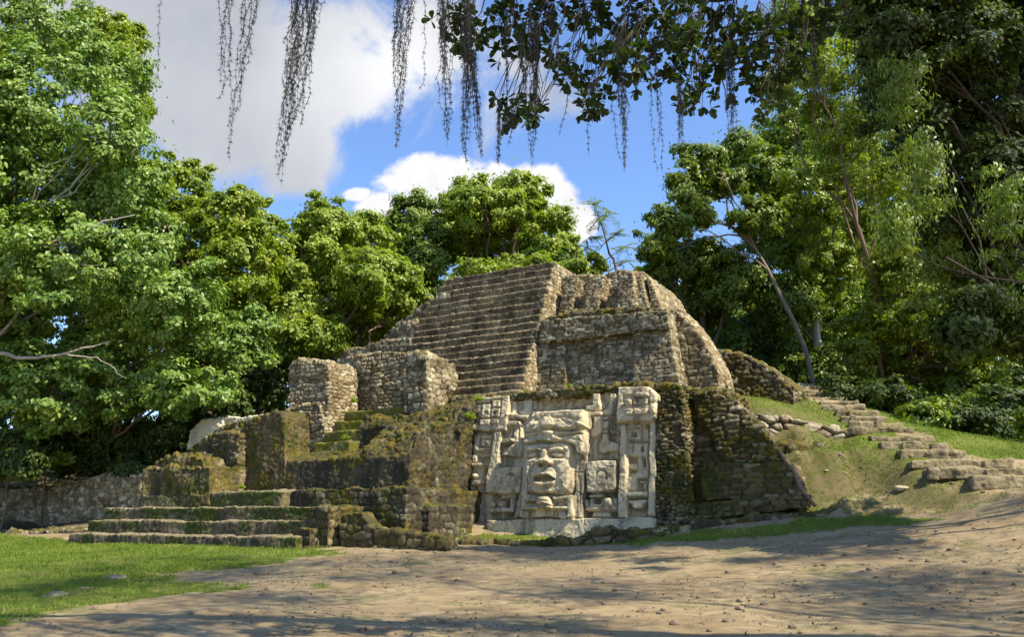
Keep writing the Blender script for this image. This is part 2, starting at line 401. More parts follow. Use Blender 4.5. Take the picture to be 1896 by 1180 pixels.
GRASS = [[(-300,960),(65,995),(160,1004),(570,1012),(640,1020),(560,1036),(480,1050),(380,1058),(290,1064),(330,1074),(430,1080),(480,1086),(390,1096),(300,1106),(200,1114),(60,1150),(-300,1250)],
         [(1000,1012),(1090,1000),(1290,985),(1480,966),(1600,955),(1760,962),(1700,968),(1600,978),(1480,990),(1300,1004),(1180,1010)],
         [(830,998),(905,990),(1220,985),(1290,950),(1520,935),(1530,950),(1290,972),(1080,990),(1040,1002),(930,1000)],
         [(1340,715),(1480,722),(1600,790),(1580,812),(1380,770)],
         [(1500,800),(1640,795),(1690,830),(1760,860),(1830,890),(1760,890),(1640,860),(1500,880)],
         [(1690,795),(2200,790),(2200,850),(1830,850),(1760,822)],
         [(1525,708),(1600,728),(1700,765),(1830,790),(1830,800),(1690,800),(1610,775)],
         [(560,1078),(610,1076),(600,1090),(560,1090)]]
def grassness(P):
    """1 on grass, 0 on bare soil, for points on the ground"""
    px, py = project(P)
    jx = fbm(P, 1.6, 3, 60); jy = fbm(P, 1.6, 3, 70)
    k = 1545/np.maximum(P[:, 1], 3)
    j2 = fbm(P, 6.0, 2, 66)
    px = px + jx*k*.42+j2*k*.14; py = py + jy*k*.06+j2*k*.02
    g = np.zeros(len(P), bool)
    for q in GRASS: g |= inpoly(px, py, q)
    g &= P[:, 1] > 4
    return g
def axis(lo, hi, fine_lo, fine_hi, st):
    a = list(np.arange(fine_lo, fine_hi+1e-6, st)); s = st
    x = fine_hi
    while x < hi: s *= 1.18; x += s; a.append(x)
    x = fine_lo; s = st
    while x > lo: s *= 1.18; x -= s; a.insert(0, x)
    return np.array(a)
def build_ground():
    xs = axis(-900, 900, -17, 17, .14); ys = axis(-300, 1500, 8, 34, .14)
    X, Y = np.meshgrid(xs, ys); x, y = X.ravel(), Y.ravel()
    cl = np.clip(x, -150, 150), np.clip(y, -40, 160)
    z = ground_z(*cl)
    P = np.c_[x, y, z]
    gr = np.zeros(len(P)); m = (y > 8) & (y < 45) & (np.abs(x) < 40); gr[m] = grassness(P[m])
    far = sstep(30, 36, y)*(np.abs(x) < 400)
    nx = len(xs); i = np.arange((len(ys)-1)*nx).reshape(-1, nx)[:, :-1].ravel()
    Fc = np.c_[i, i+1, i+1+nx, i+nx]
    g = G('trodden_soil')
    geo = g.n('ShaderNodeNewGeometry'); P_ = geo.outputs['Position']
    nA = g.noise(P_, .7, 4); nB = g.noise(P_, 6, 5, .65); nC = g.noise(P_, 40, 4, .7); nD = g.noise(P_, 1.8, 4, .6, .8, (.35, 1.6, 1))
    c = g.mix(g.ramp(nA, .35, .65), (.235, .172, .092), (.315, .238, .135))
    c = g.mix(g.M('MULTIPLY', g.ramp(nD, .52, .68), .55), c, (.42, .33, .20))
    c = g.mix(g.M('MULTIPLY', g.ramp(nB, .55, .75), .55), c, (.13, .095, .06))
    c = g.mix(g.M('MULTIPLY', g.ramp(nC, .58, .72), .5), c, (.09, .065, .04))
    c = g.mix(g.M('MULTIPLY', g.ramp(g.M('ADD', nA, g.M('MULTIPLY', nB, .35)), .72, .84), .55), c, (.11, .12, .035))
    gc = g.mix(nB, (.085, .11, .014), (.13, .16, .022)); gc = g.mix(g.M('MULTIPLY', g.ramp(nA, .5, .7), .5), gc, (.16, .14, .05))
    c = g.mix(g.attr('grass'), c, gc)
    fl = g.mix(nB, (.02, .022, .01), (.05, .04, .02)); c = g.mix(g.attr('litter'), c, fl)
    sp = g.n('ShaderNodeSeparateXYZ'); g.l(geo.outputs['Normal'], sp.inputs[0])
    bank = g.mix(g.ramp(nB, .45, .6), (.14, .11, .05), (.085, .095, .02))
    c = g.mix(g.M('MULTIPLY', g.ramp(sp.outputs[2], .95, .82), .9), c, bank)
    b = g.n('ShaderNodeBsdfPrincipled'); g.l(c, b.inputs['Base Color']); b.inputs['Roughness'].default_value = .95; b.inputs['Specular IOR Level'].default_value = .15
    bp = g.n('ShaderNodeBump'); bp.inputs['Strength'].default_value = .6; bp.inputs['Distance'].default_value = .04
    g.l(g.M('ADD', g.M('MULTIPLY', nC, .5), nB), bp.inputs['Height']); g.l(bp.outputs[0], b.inputs['Normal'])
    m = g.out(b.outputs[0])
    o = np_obj('ground', P, Fc, m, True, {'grass': gr, 'litter': far})
    tag(o, 'trodden brown soil and lawn round the ruined stone temple', 'ground', kind='structure')
build_ground()

# ------------------------------------------------------------------ the temple
def sslab(prof, u0, u1):
    """side profile (n,z) swept from u0 to u1"""
    V = [W(u0, a, b) for a, b in prof]+[W(u1, a, b) for a, b in prof]; n = len(prof)
    return V, [tuple(range(n)), tuple(range(2*n-1, n-1, -1))]+[(i, (i+1) % n, (i+1) % n+n, i+n) for i in range(n)]

TEMPLE = empty('stepped_temple', W(-2, 3, 1.0), 'tall stepped stone temple with a wide staircase and a giant carved mask at its foot', 'temple')
# staircase: nineteen steep steps
zt0, zt1, ns = 5.25, 11.0, 19
st = []
for i in range(ns):
    z0 = zt0+(zt1-zt0)*i/ns; z1 = zt0+(zt1-zt0)*(i+1)/ns
    n0 = 0.95+3.05*i/(ns-1)
    ul = -8.15 if i < 13 else -8.05+.06*(i-13)
    st.append(box(ul+.07*math.sin(i*2.1), -2.36-.012*i+.03*math.sin(i*3.3), n0, 6.2, z0-.35 if i else 4.2, z1))
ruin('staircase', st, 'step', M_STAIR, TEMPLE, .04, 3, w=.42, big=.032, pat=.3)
st = []
for i in range(ns):
    z0 = zt0+(zt1-zt0)*i/ns; z1 = zt0+(zt1-zt0)*(i+1)/ns; n0 = 0.95+3.05*i/(ns-1); ur = -2.36-.012*i+.03*math.sin(i*3.3)
    st.append(box(ur-.25, ur+.05, n0+.03, 5.5, z0-.35 if i else 4.2, z1-.02))
ruin('stair_flank_lit_tone', st, 'coursed', M_WALLL, TEMPLE, .04, 4, w=.26, h=.14, big=.01)  # sunlit look of the stair's right side put in as paler stone
# ledge above the mask, with the body behind it
led = [(835,737),(872,736),(930,731),(1000,726),(1060,720),(1140,712),(1225,709),(1262,714),(1262,742),(1225,735),(1225,722),(1140,724),(1060,732),(1000,738),(935,743),(872,748),(835,750)]
ruin('ledge', [slab(led, .45, 2.2)], 'rough', M_MOSSY, TEMPLE, .045, 5, big=.05)
# second tier
t2 = [slab([(960,745),(1262,738),(1240,602),(1238,592),(990,606)], 2.2, 6, .12, 5.3),
      slab([(985,745),(1045,742),(1050,604),(1000,608)], 2.08, 4, .12, 5.3),
      slab([(1172,740),(1262,738),(1240,602),(1172,606)], 2.02, 4, .12, 5.3)]
ruin('lower_terrace', t2, 'coursed', M_WALL, TEMPLE, .04, 6, w=.30, h=.11, amp=.02, big=.02)
t2b = [slab([(1000,634),(1048,630),(1048,590),(1000,594)], 2.15, 4), slab([(1050,631),(1172,617),(1172,580),(1050,588)], 2.2, 4), slab([(1172,615),(1240,607),(1237,576),(1172,578)], 2.1, 4)]
ruin('cornice', t2b, 'coursed', M_WALL, TEMPLE, .04, 7, w=.34, h=.12, amp=.02)
ruin('rubble_top', [slab([(1000,600),(1237,588),(1233,572),(1180,570),(1120,574),(1050,580),(1010,588)], 2.5, 5)], 'rubble', M_MOSSY, TEMPLE, .05, 8, w=.3, h=.16)
# rounded corner and receding side panels of the second tier
t2c = [slab([(1258,742),(1330,745),(1330,690),(1316,655),(1296,622),(1272,592),(1250,574),(1240,574)], 2.9, 4.0),
       slab([(1290,700),(1348,745),(1350,722),(1342,690),(1326,655),(1303,620),(1283,594),(1262,574),(1245,570)], 3.5, 4.3)]
ruin('corner_buttress', t2c, 'coursed', M_WALLL, TEMPLE, .045, 9, w=.34, h=.12, big=.02)
# summit
t3 = [slab([(1005,592),(1232,586),(1205,522),(1190,504),(1150,500),(1118,508),(1030,512)], 4.25, 8, .15, 8.4),
      slab([(1030,592),(1054,590),(1070,520),(1066,514),(1050,514)], 3.75, 7, .15, 8.4),
      slab([(1080,590),(1104,588),(1119,512),(1090,512)], 3.7, 7, .15, 8.4),
      slab([(1141,587),(1180,584),(1172,505),(1160,500),(1145,506)], 3.6, 7, .15, 8.4),
      slab([(1178,584),(1204,582),(1186,508),(1172,502)], 3.75, 7, .15, 8.4),
      slab([(1210,582),(1230,580),(1208,526),(1195,508)], 3.9, 7, .15, 8.4)]
ruin('summit_terrace', t3, 'coursed', M_WALLL, TEMPLE, .04, 10, w=.34, h=.12, big=.02)
# left shoulder beside the staircase
sh = [slab([(690,660),(700,632),(738,600),(768,578),(800,552),(830,545),(860,660)], 3.6, 8), slab([(600,700),(640,650),(700,634),(760,628),(770,700)], 2.4, 7),
      slab([(640,690),(700,640),(730,612),(770,590),(790,690)], 3.0, 7)]
ruin('left_terrace', sh, 'rough', M_WALL, TEMPLE, .06, 11)
# masonry flank right of the mask, and the receding right side of the base
fl = [slab([(1222,728),(1262,722),(1268,800),(1268,900),(1272,968),(1214,974),(1216,850)], -.28, 3, .12)]
ruin('rubble_flank', fl, 'rubble', M_MOSSY, TEMPLE, .035, 12, w=.26, h=.10, jy=.6, amp=.13)
rb = [slab([(1250,735),(1292,740),(1312,790),(1345,850),(1455,855),(1470,880),(1484,948),(1268,958)], .45, 1.3, .22),
      slab([(1340,858),(1456,856),(1476,910),(1484,922),(1300,926),(1300,880)], .25, 3, .1), slab([(1268,938),(1330,932),(1484,916),(1480,940),(1420,948),(1268,966)], -.05, 2)]
ruin('stepped_side_wall', rb, 'coursed', M_SIDE, TEMPLE, .04, 13, w=.5, h=.15, amp=.055, jy=.15)
rw = [slab([(1272,728),(1340,726),(1362,744),(1385,768),(1408,790),(1440,856),(1345,862),(1318,800),(1292,760)], .3, 1.0, .15), slab([(1262,722),(1345,722),(1345,740),(1262,740)], 1.0, 3.2)]
ruin('rubble_side_wall', rw, 'rubble', M_MOSSY, TEMPLE, .04, 14, w=.36, h=.14, amp=.13)
rt = [slab([(1310,645),(1370,655),(1410,672),(1470,716),(1470,770),(1330,770),(1300,700)], 6.2, 8.5)]
ruin('right_terrace', rt, 'rubble', M_MOSSY, TEMPLE, .05, 15, w=.34, h=.15, amp=.09)
# solid core of the base behind the mask, behind all that shows
ruin('core', [box(-3.9, 2.6, 1.1, 6, .4, 5.2), box(-17, -3.9, 1.3, 6, .4, 4.6), box(-12.5, -8.1, 1.6, 6.4, 4.2, 6.4)], 'rough', M_WALL, TEMPLE, .12, 16)

# ------------------------------------------------------------------ the carved mask: a relief in plane coordinates (a along, b up the batter)
KB = .18; BZ = 1.3
SL = math.sqrt(1+KB*KB)
OUTN = -NV*1.0
NRM = np.array([-NV[0], -NV[1], KB])/SL             # outward normal of the battered plane
UPV = np.array([NV[0]*KB, NV[1]*KB, 1.0])/SL
P0 = W(0, 0, BZ)
def mp(X, Y, h=0.0):
    """point of the enlarged view of the mask -> (a,b) of a surface standing h proud of the plane"""
    d = ray(840+X/3.576, 690+Y/3.576); o = P0+NRM*h
    t = ((o-EYE) @ NRM)/(d @ NRM); Q = EYE+t*d-o
    return float(Q @ UV), float(Q @ UPV)
ST = .02
A0, A1, B0, B1 = -4.0, 3.1, -.75, 4.55
ga = np.arange(A0, A1, ST); gb = np.arange(B0, B1, ST)
GA, GB = np.meshgrid(ga, gb); H = np.zeros_like(GA)
RW = fbm(np.c_[GA.ravel(), GB.ravel(), np.zeros(GA.size)], 2.2, 3, 201).reshape(GA.shape)
RW2 = fbm(np.c_[GA.ravel(), GB.ravel(), np.zeros(GA.size)], 2.2, 3, 301).reshape(GA.shape)
WA = GA+.022*RW; WB = GB+.022*RW2
def sdf(poly):
    """signed distance, positive inside"""
    P = np.array(poly); D = np.full(WA.shape, 1e9); ins = np.zeros(WA.shape, bool)
    for i in range(len(P)):
        p, q = P[i], P[(i+1) % len(P)]; e = q-p; L2 = max(e @ e, 1e-9)
        t = np.clip(((WA-p[0])*e[0]+(WB-p[1])*e[1])/L2, 0, 1)
        D = np.minimum(D, np.hypot(WA-p[0]-t*e[0], WB-p[1]-t*e[1]))
        if p[1] != q[1]:
            c = ((p[1] > WB) != (q[1] > WB)) & (WA < (q[0]-p[0])*(WB-p[1])/(q[1]-p[1])+p[0]); ins ^= c
    return np.where(ins, D, -D)
def prof(s, bev):
    t = np.clip(s/bev, 0, 1); return np.sqrt(np.maximum(0, 1-(1-t)**2))
def up(poly, h, bev=.10, rad=0.0):
    """raise a carved block to height h with rounded edges"""
    global H
    bev *= .62
    s = sdf([mp(x, y, h) for x, y in poly])+rad
    H = np.where(s > -.02, np.maximum(H, h*(.55+.45*prof(s, bev))*sstep(-.02, .02, s)), H)
def cut(poly, h, soft=.03, href=None):
    """sink an area to height h"""
    global H
    s = sdf([mp(x, y, (max(h, 0)+.22 if h < .2 else h+.08) if href is None else href) for x, y in poly])
    k = sstep(-soft*.5, soft*.5, s); H = H*(1-k)+np.minimum(H, h)*k
def R(x0, y0, x1, y1): return [(x0, y0), (x1, y0), (x1, y1), (x0, y1)]
def blob(X, Y, rx, ry, h, base, pw=2.0, rot=0.0):
    """add a rounded swelling h on a surface standing at base"""
    global H
    a, b = mp(X, Y, base+h*.5); s = 25.2/1545/3.576
    c, q = math.cos(rot), math.sin(rot)
    da, db = (WA-a)/(s*1.12), (WB-b)/(s*1.0)
    x = (da*c+db*q)/rx; y = (-da*q+db*c)/ry
    r = np.clip(1-(np.abs(x)**pw+np.abs(y)**pw), 0, 1)
    H = H+h*np.sqrt(r)
def groove(pts, h, wd, ref):
    global H
    P = [np.array(mp(x, y, ref)) for x, y in pts]; D = np.full(WA.shape, 1e9)
    for p, q in zip(P[:-1], P[1:]):
        e = q-p; t = np.clip(((WA-p[0])*e[0]+(WB-p[1])*e[1])/(e @ e), 0, 1)
        D = np.minimum(D, np.hypot(WA-p[0]-t*e[0], WB-p[1]-t*e[1]))
    H = H-h*np.exp(-(D/wd)**2)
def carve():
    global H
    H[:] = .02
    # left box glyph and its column
    up([(128,165),(368,150),(348,388),(112,384)], .34, .08)
    cut([(140,190),(322,178),(306,345),(136,345)], .22, .05)
    up([(140,188),(240,178),(235,196),(140,206)], .30, .05); up([(120,220),(175,212),(172,262),(120,268)], .28, .06)
    up([(185,208),(240,204),(238,250),(185,252)], .36, .06); up([(250,180),(308,184),(305,232),(250,236)], .36, .07)
    up([(178,244),(238,242),(236,300),(174,300)], .38, .06); up([(243,240),(306,236),(302,300),(243,300)], .37, .06)
    cut(R(200,256,222,276), .26, .03); up(R(207,262,216,271), .33, .03); cut(R(262,262,280,280), .28, .03)
    up([(172,306),(240,306),(238,350),(168,350)], .40, .07); up([(243,306),(300,306),(296,345),(243,345)], .40, .07)
    up([(128,392),(270,388),(215,795),(105,795)], .10, .05)
    up([(266,388),(316,388),(268,800),(196,800)], .34, .06)
    up([(130,405),(250,410),(255,420),(248,520),(135,520)], .24, .07); cut(R(158,432,222,500), .10, .04); up(R(176,440,236,486), .26, .05); cut(R(196,462,212,482), .1, .03)
    cut(R(155,555,232,602), -.10, .03); up([(112,600),(235,590),(230,622),(112,625)], .27, .07); up([(118,545),(155,545),(150,600),(118,600)], .2, .05)
    cut(R(190,630,235,672), -.1, .03); blob(142, 690, 30, 24, .25, .08); up([(112,716),(212,710),(206,745),(112,748)], .24, .06); cut(R(115,750,145,790), -.12, .03)
    # inner left panel
    up([(384,172),(418,172),(414,270),(384,270)], .14, .05); up([(428,176),(545,168),(540,212),(530,290),(428,280)], .13, .05); cut(R(505,180,512,260), .04, .03)
    up([(358,320),(440,318),(446,345),(400,356),(352,356)], .28, .08); blob(392, 284, 34, 26, .26, .08); up([(405,276),(490,276),(485,302),(405,306)], .24, .08)
    up([(345,360),(398,360),(392,540),(345,540)], .07, .04); up([(396,350),(446,350),(440,555),(402,565),(380,552),(318,552),(318,520),(345,500),(396,470)], .20, .06)
    up([(318,438),(388,430),(396,452),(372,468),(316,474)], .32, .08)
    groove([(432,340),(432,480),(420,560)], .08, .03, .2)
    # flares, left and right of the head
    up([(272,632),(300,634),(352,622),(452,614),(452,700),(430,806),(250,806),(246,780)], .42, .08)
    up([(875,592),(900,588),(1000,580),(1074,580),(1074,758),(1052,784),(1000,792),(900,800),(868,796)], .46, .08)
    for X, Y, hh in ((372,712,.42), (974,690,.46)):
        a, b = mp(X, Y, hh); rr = np.hypot(WA-a, WB-b)
        H = H-.10*np.exp(-((rr-.19)/.026)**2)*(WB+WA > a+b-.14)*(WB > b-.1)
    # small parts under the flares
    cut(R(240,812,312,860), -.22, .03); cut(R(230,922,400,968), -.22, .03)
    up([(240,858),(276,858),(276,892),(240,892)], .3, .06); up([(286,850),(338,852),(338,892),(286,892)], .3, .06)
    up([(312,808),(404,808),(404,838),(312,838)], .28, .06); cut(R(340,842,372,890), -.2, .03); up([(372,838),(404,838),(400,930),(372,930)], .28, .06)
    up([(232,892),(404,890),(398,926),(226,926)], .34, .07); up([(292,932),(366,932),(360,970),(292,970)], .12, .05)
    cut(R(858,925,1080,962), -.22, .03); cut(R(868,800,1085,835), -.1, .03)
    up([(862,832),(1084,832),(1084,915),(868,915)], .36, .07); cut(R(935,838,985,876), -.16, .03); up([(893,804),(1002,804),(1002,830),(893,832)], .36, .07)
    groove([(895,835),(895,880)], .12, .025, .36); groove([(1050,835),(1055,870),(1070,880)], .14, .03, .36); groove([(868,890),(1084,890)], .05, .02, .36); blob(1020, 860, 32, 34, .10, .34)
    up([(920,926),(1032,926),(1032,962),(920,962)], .2, .05)
    # right of the head: curls, loops and bells
    cut([(560,160),(900,140),(880,225),(560,240)], -.12, .06)
    up([(916,138),(966,132),(970,245),(950,256),(870,256),(870,216),(915,212)], .28, .08); up([(872,258),(976,256),(976,284),(872,288)], .31, .05)
    up([(868,288),(976,288),(976,400),(955,425),(880,430),(868,420)], .30, .07); cut([(876,300),(930,300),(930,375),(912,392),(880,386)], -.08, .05)
    cut([(872,432),(916,432),(916,585),(890,588)], -.12, .04); up([(920,430),(956,430),(952,586),(922,588)], .14, .05)
    cut(R(975,150,1030,225), .0, .04); up([(1030,135),(1076,130),(1070,270),(1050,285),(985,285),(985,252),(1026,240)], .25, .08); blob(990, 215, 16, 32, .12, .04)
    up([(982,290),(1068,288),(1068,312),(982,314)], .24, .06)
    up([(980,322),(1026,322),(1026,375),(980,378)], .22, .05); up([(1030,325),(1048,325),(1052,375),(1092,375),(1092,412),(1034,408)], .24, .05); cut(R(1052,325,1070,372), -.05, .03)
    up([(985,380),(1024,380),(1024,405),(985,405)], .2, .04)
    up([(985,405),(1022,405),(1030,450),(1096,468),(1096,522),(1020,528),(1000,545),(960,532),(962,470),(975,450)], .28, .08)
    up([(962,540),(1096,530),(1096,578),(962,582)], .10, .04)
    # right box glyph
    up([(1078,88),(1290,84),(1330,125),(1366,160),(1352,210),(1345,250),(1348,290),(1312,326),(1070,330),(1072,250)], .62, .12)
    cut([(1118,150),(1285,135),(1290,215),(1118,225)], .54, .05)
    up([(1185,150),(1200,130),(1290,128),(1290,160),(1185,166)], .70, .06)
    up([(1128,172),(1182,172),(1182,220),(1130,224)], .67, .06); up([(1186,170),(1284,170),(1284,212),(1186,214)], .66, .05)
    a, b = mp(1148, 198, .67); rr = np.hypot(WA-a, WB-b); H = H+.05*(rr < .095)-.10*np.exp(-(rr/.022)**2)
    a, b = mp(1240, 186, .66); rr = np.hypot(WA-a, WB-b); H = H-.07*np.exp(-((rr-.10)/.025)**2)*(WB < b+.02); cut([(1205,176),(1228,176),(1224,200),(1205,200)], .58, .03)
    up([(1128,238),(1188,236),(1188,284),(1128,286)], .70, .07); up([(1190,230),(1286,230),(1286,278),(1190,282)], .70, .08)
    groove([(1130,262),(1186,246)], .05, .02, .7); groove([(1290,100),(1292,320)], .05, .03, .62); groove([(1295,200),(1350,195)], .07, .03, .62); blob(1322, 245, 26, 34, .12, .6)
    # right columns and what hangs between them
    up([(1098,338),(1142,338),(1142,400),(1140,960),(1082,960),(1094,600)], .42, .06)
    up([(1292,338),(1340,330),(1340,600),(1328,950),(1280,950),(1290,700)], .42, .06)
    up([(1142,335),(1292,335),(1290,950),(1142,950)], .14, .03)
    up([(1145,340),(1285,338),(1260,366),(1145,374)], .32, .06); up([(1146,378),(1242,372),(1242,450),(1146,452)], .24, .05); cut(R(1174,396,1208,428), .02, .04); up([(1188,402),(1206,402),(1206,418),(1188,418)], .12, .03)
    up([(1246,372),(1290,372),(1290,458),(1246,458)], .22, .05); groove([(1144,462),(1290,462)], .10, .025, .24)
    up([(1148,470),(1288,468),(1288,560),(1148,560)], .22, .05); groove([(1186,470),(1186,528)], .12, .02, .22); cut(R(1240,494,1256,524), -.05, .03)
    cut(R(1150,564,1216,604), -.05, .03); up([(1220,560),(1288,560),(1288,640),(1220,650)], .24, .05); cut(R(1256,572,1272,628), .0, .03)
    up([(1150,604),(1218,604),(1218,642),(1150,642)], .22, .05); cut(R(1148,644,1205,662), -.06, .03)
    up([(1150,690),(1205,686),(1212,660),(1240,640),(1285,640),(1285,700),(1215,702),(1212,782),(1150,782)], .26, .07)
    cut(R(1216,706,1286,780), -.02, .03); up(R(1226,716,1286,735), .2, .04); cut(R(1228,728,1242,776), -.1, .02); blob(1268, 755, 18, 28, .16, .02)
    up([(1143,786),(1286,782),(1286,826),(1143,826)], .38, .07); groove([(1144,796),(1284,794)], .05, .02, .38)
    cut([(1143,832),(1288,832),(1288,948),(1143,948)], -.06, .03)
    up([(1146,842),(1282,840),(1282,862),(1262,872),(1250,900),(1215,906),(1175,900),(1166,872),(1146,866)], .34, .08)
    up([(1098,338),(1142,338),(1142,400),(1140,960),(1082,960),(1094,600)], .42, .06)
    up([(1292,338),(1340,330),(1340,600),(1328,950),(1280,950),(1290,700)], .42, .06)
    up([(266,388),(316,388),(268,800),(196,800)], .34, .06)
    # the head: side frames, face block, headdress
    up([(458,470),(500,470),(490,800),(446,965),(398,965),(420,860),(450,700),(466,560)], .42, .07)
    up([(800,470),(866,300),(888,560),(882,640),(866,700),(852,840),(848,968),(760,968),(800,760)], .46, .10)
    groove([(805,575),(870,580)], .05, .02, .46); groove([(805,660),(870,665)], .06, .02, .46); groove([(840,400),(832,600),(838,960)], .03, .03, .46)
    FH = .72
    up([(462,470),(520,462),(700,458),(780,466),(786,520),(782,640),(774,730),(756,786),(710,806),(640,812),(520,808),(486,800),(472,770),(478,700),(468,620),(458,540)], FH, .22)
    s = sdf([mp(x, y, FH) for x, y in [(462,470),(780,466),(782,640),(756,786),(640,812),(486,800),(472,770),(468,620)]])
    H = H + .07*prof(s, .9)*(s > 0)
    # brow, eyes, nose, cheeks, mouth, chin
    for sx, ex, wd in ((-1, 524, 42), (1, 690, 48)):
        blob(ex, 508, wd+18, 17, .09, FH+.04, 2.2, .10*sx)          # brow
        blob(ex, 549, wd+6, 26, -.13, FH+.05, 3.0)                  # socket
        blob(ex, 548, wd-4, 19, .16, FH-.05, 2.0, -.05*sx)       # closed lid
        groove([(ex-42,556),(ex-20,563),(ex+6,564),(ex+40,553)], .10, .022, FH+.03)
        groove([(ex-46,532),(ex-20,522),(ex+8,520),(ex+44,530)], .08, .022, FH+.05)
        blob(ex, 584, wd-4, 10, .05, FH+.04)
    groove([(474,516),(510,494),(545,500),(584,512),(620,500),(680,488),(730,500),(745,520)], .05, .022, FH+.05)
    up([(574,500),(606,500),(616,545),(640,598),(632,616),(545,616),(540,598),(562,545)], FH+.20, .14)
    blob(590, 590, 42, 26, .13, FH+.20, 2.2); blob(547, 598, 24, 18, .10, FH+.10); blob(634, 598, 24, 18, .10, FH+.10)
    blob(562, 613, 15, 7, -.16, FH+.25); blob(622, 613, 15, 7, -.16, FH+.25)
    blob(500, 640, 34, 60, .05, FH+.04); blob(715, 650, 50, 80, .05, FH+.04)
    blob(582, 690, 92, 68, .08, FH+.06, 2.4)
    up([(512,690),(522,668),(556,650),(582,654),(612,648),(648,664),(662,690),(656,704),(514,704)], FH+.22, .12)
    up([(512,712),(658,712),(650,738),(622,752),(580,756),(538,752),(518,738)], FH+.20, .12)
    cut([(514,702),(530,688),(560,681),(600,683),(645,692),(658,706),(640,720),(600,716),(560,718),(522,718)], FH-.22, .05, FH+.15)
    for x in (552, 574, 596, 618): up([(x-9,686),(x+9,686),(x+8,700),(x-8,700)], FH+.05, .04)
    groove([(583,622),(585,645)], .05, .04, FH+.12); groove([(503,615),(494,680),(508,745)], .04, .04, FH+.1); groove([(662,612),(686,675),(676,745)], .04, .05, FH+.1)
    blob(585, 785, 66, 20, .07, FH+.05)
    HH = .80
    up([(458,350),(475,300),(520,255),(850,238),(866,300),(868,350),(858,520),(796,500),(790,462),(470,470),(458,440)], .70, .1)
    up([(456,432),(530,440),(640,440),(680,424),(760,420),(835,398),(860,450),(858,520),(838,545),(806,540),(796,480),(720,460),(560,458),(520,464),(470,474),(456,466)], HH, .10)
    up([(464,400),(560,380),(700,388),(850,378),(850,402),(760,408),(640,415),(560,412),(500,420),(462,424)], HH, .07)
    up([(460,360),(472,310),(520,262),(600,244),(760,236),(846,240),(858,300),(860,350),(830,376),(700,380),(660,370),(560,386),(466,398)], HH+.08, .18)
    groove([(466,402),(540,392),(580,400)], .06, .02, HH); groove([(640,380),(760,384),(860,378)], .10, .03, HH); groove([(690,420),(790,412),(840,400)], .08, .03, HH)
    groove([(480,330),(520,300),(560,320),(600,290),(680,300),(740,290),(850,330)], .06, .03, HH+.08); groove([(700,300),(760,340),(840,310)], .05, .03, HH+.08); groove([(520,262),(540,310),(500,380)], .06, .03, HH+.08)
    blob(612, 350, 46, 75, .12, HH+.08, 2.2); blob(590, 425, 70, 34, .12, HH, 2.2); blob(660, 420, 26, 20, .10, HH+.05); blob(520, 340, 26, 20, .07, HH+.08); blob(820, 335, 36, 30, .06, HH+.08); blob(560, 385, 20, 14, .10, HH)
    # collar ornament below the chin
    up([(470,806),(800,806),(790,968),(452,968)], .44, .05)
    up([(452,838),(480,828),(550,836),(560,858),(470,862),(448,856)], .72, .09); up([(640,822),(700,812),(786,806),(790,820),(788,940),(778,966),(746,966),(742,842),(650,852)], .70, .09)
    up([(434,890),(540,884),(660,886),(750,878),(752,908),(640,914),(540,914),(438,912)], .74, .09)
    up([(432,914),(490,914),(492,968),(450,976),(430,966)], .62, .09); up([(690,912),(744,910),(760,968),(700,970),(688,955)], .62, .09)
    up([(556,812),(622,812),(645,850),(648,885),(560,890),(540,876)], .78, .14); blob(590, 872, 52, 30, .16, .78, 2.2); groove([(545,862),(590,852),(640,862)], .08, .025, .85); blob(585, 840, 36, 14, .08, .78)
    up([(530,914),(664,914),(660,962),(530,962)], .55, .06)
    # plinth
    H = np.where((WB < mp(900, 968, .55)[1]), np.maximum(H, 0), H)
    up([(214,975),(300,975),(640,966),(1000,962),(1350,955),(1352,1130),(214,1200)], .58, .07)
    groove([(860,966),(862,1010)], .03, .02, .58)
    # fine cracks and block joints
    rr = random.Random(5)
    for _ in range(46):
        x, y = rr.uniform(120, 1330), rr.uniform(110, 950); P_ = [(x, y)]; an = rr.choice((0.05, 1.6, 0.8, 2.3))+rr.uniform(-.3, .3)
        for q in range(rr.randint(3, 7)): an += rr.uniform(-.5, .5); x += 16*math.cos(an); y += 16*math.sin(an); P_.append((x, y))
        groove(P_, rr.uniform(.02, .045), .014, .4)
    n = fbm(np.c_[GA.ravel(), GB.ravel(), H.ravel()*1.5], 3.0, 3, 77).reshape(H.shape)
    m = fbm(np.c_[GA.ravel(), GB.ravel(), H.ravel()*1.5], 13.0, 3, 87).reshape(H.shape)
    H = H + .018*n + .013*m
carve()
def blur(A, k=1):
    for _ in range(k):
        B = np.pad(A, 1, mode='edge'); A = (B[:-2, 1:-1]+B[2:, 1:-1]+B[1:-1, :-2]+B[1:-1, 2:]+4*B[1:-1, 1:-1])/8
    return A
MV = (P0[None, :] + GA.ravel()[:, None]*UV + GB.ravel()[:, None]*UPV + H.ravel()[:, None]*NRM)
nx = len(ga); I = np.arange((len(gb)-1)*nx).reshape(-1, nx)[:, :-1].ravel()
MQ = np.c_[I, I+1, I+1+nx, I+nx]
fc_h = H.ravel()[MQ].max(1); ca = GA.ravel()[MQ].mean(1); cb = GB.ravel()[MQ].mean(1)
bnd_l, bnd_r = mp(100, 500, 0)[0], mp(1342, 500, 0)[0]
top_b = mp(1000, 130, 0)[1]
keep = (ca < mp(1348, 500, .3)[0]+.02) & (cb < np.interp(ca, [mp(100,0,0)[0], mp(560,0,0)[0], mp(1060,0,0)[0], mp(1075,0,0)[0]], [mp(110,155,0)[1], mp(560,150,0)[1], mp(1060,118,0)[1], mp(1200,75,.5)[1]]))
def ab(poly, h): return [mp(x, y, h) for x, y in poly]
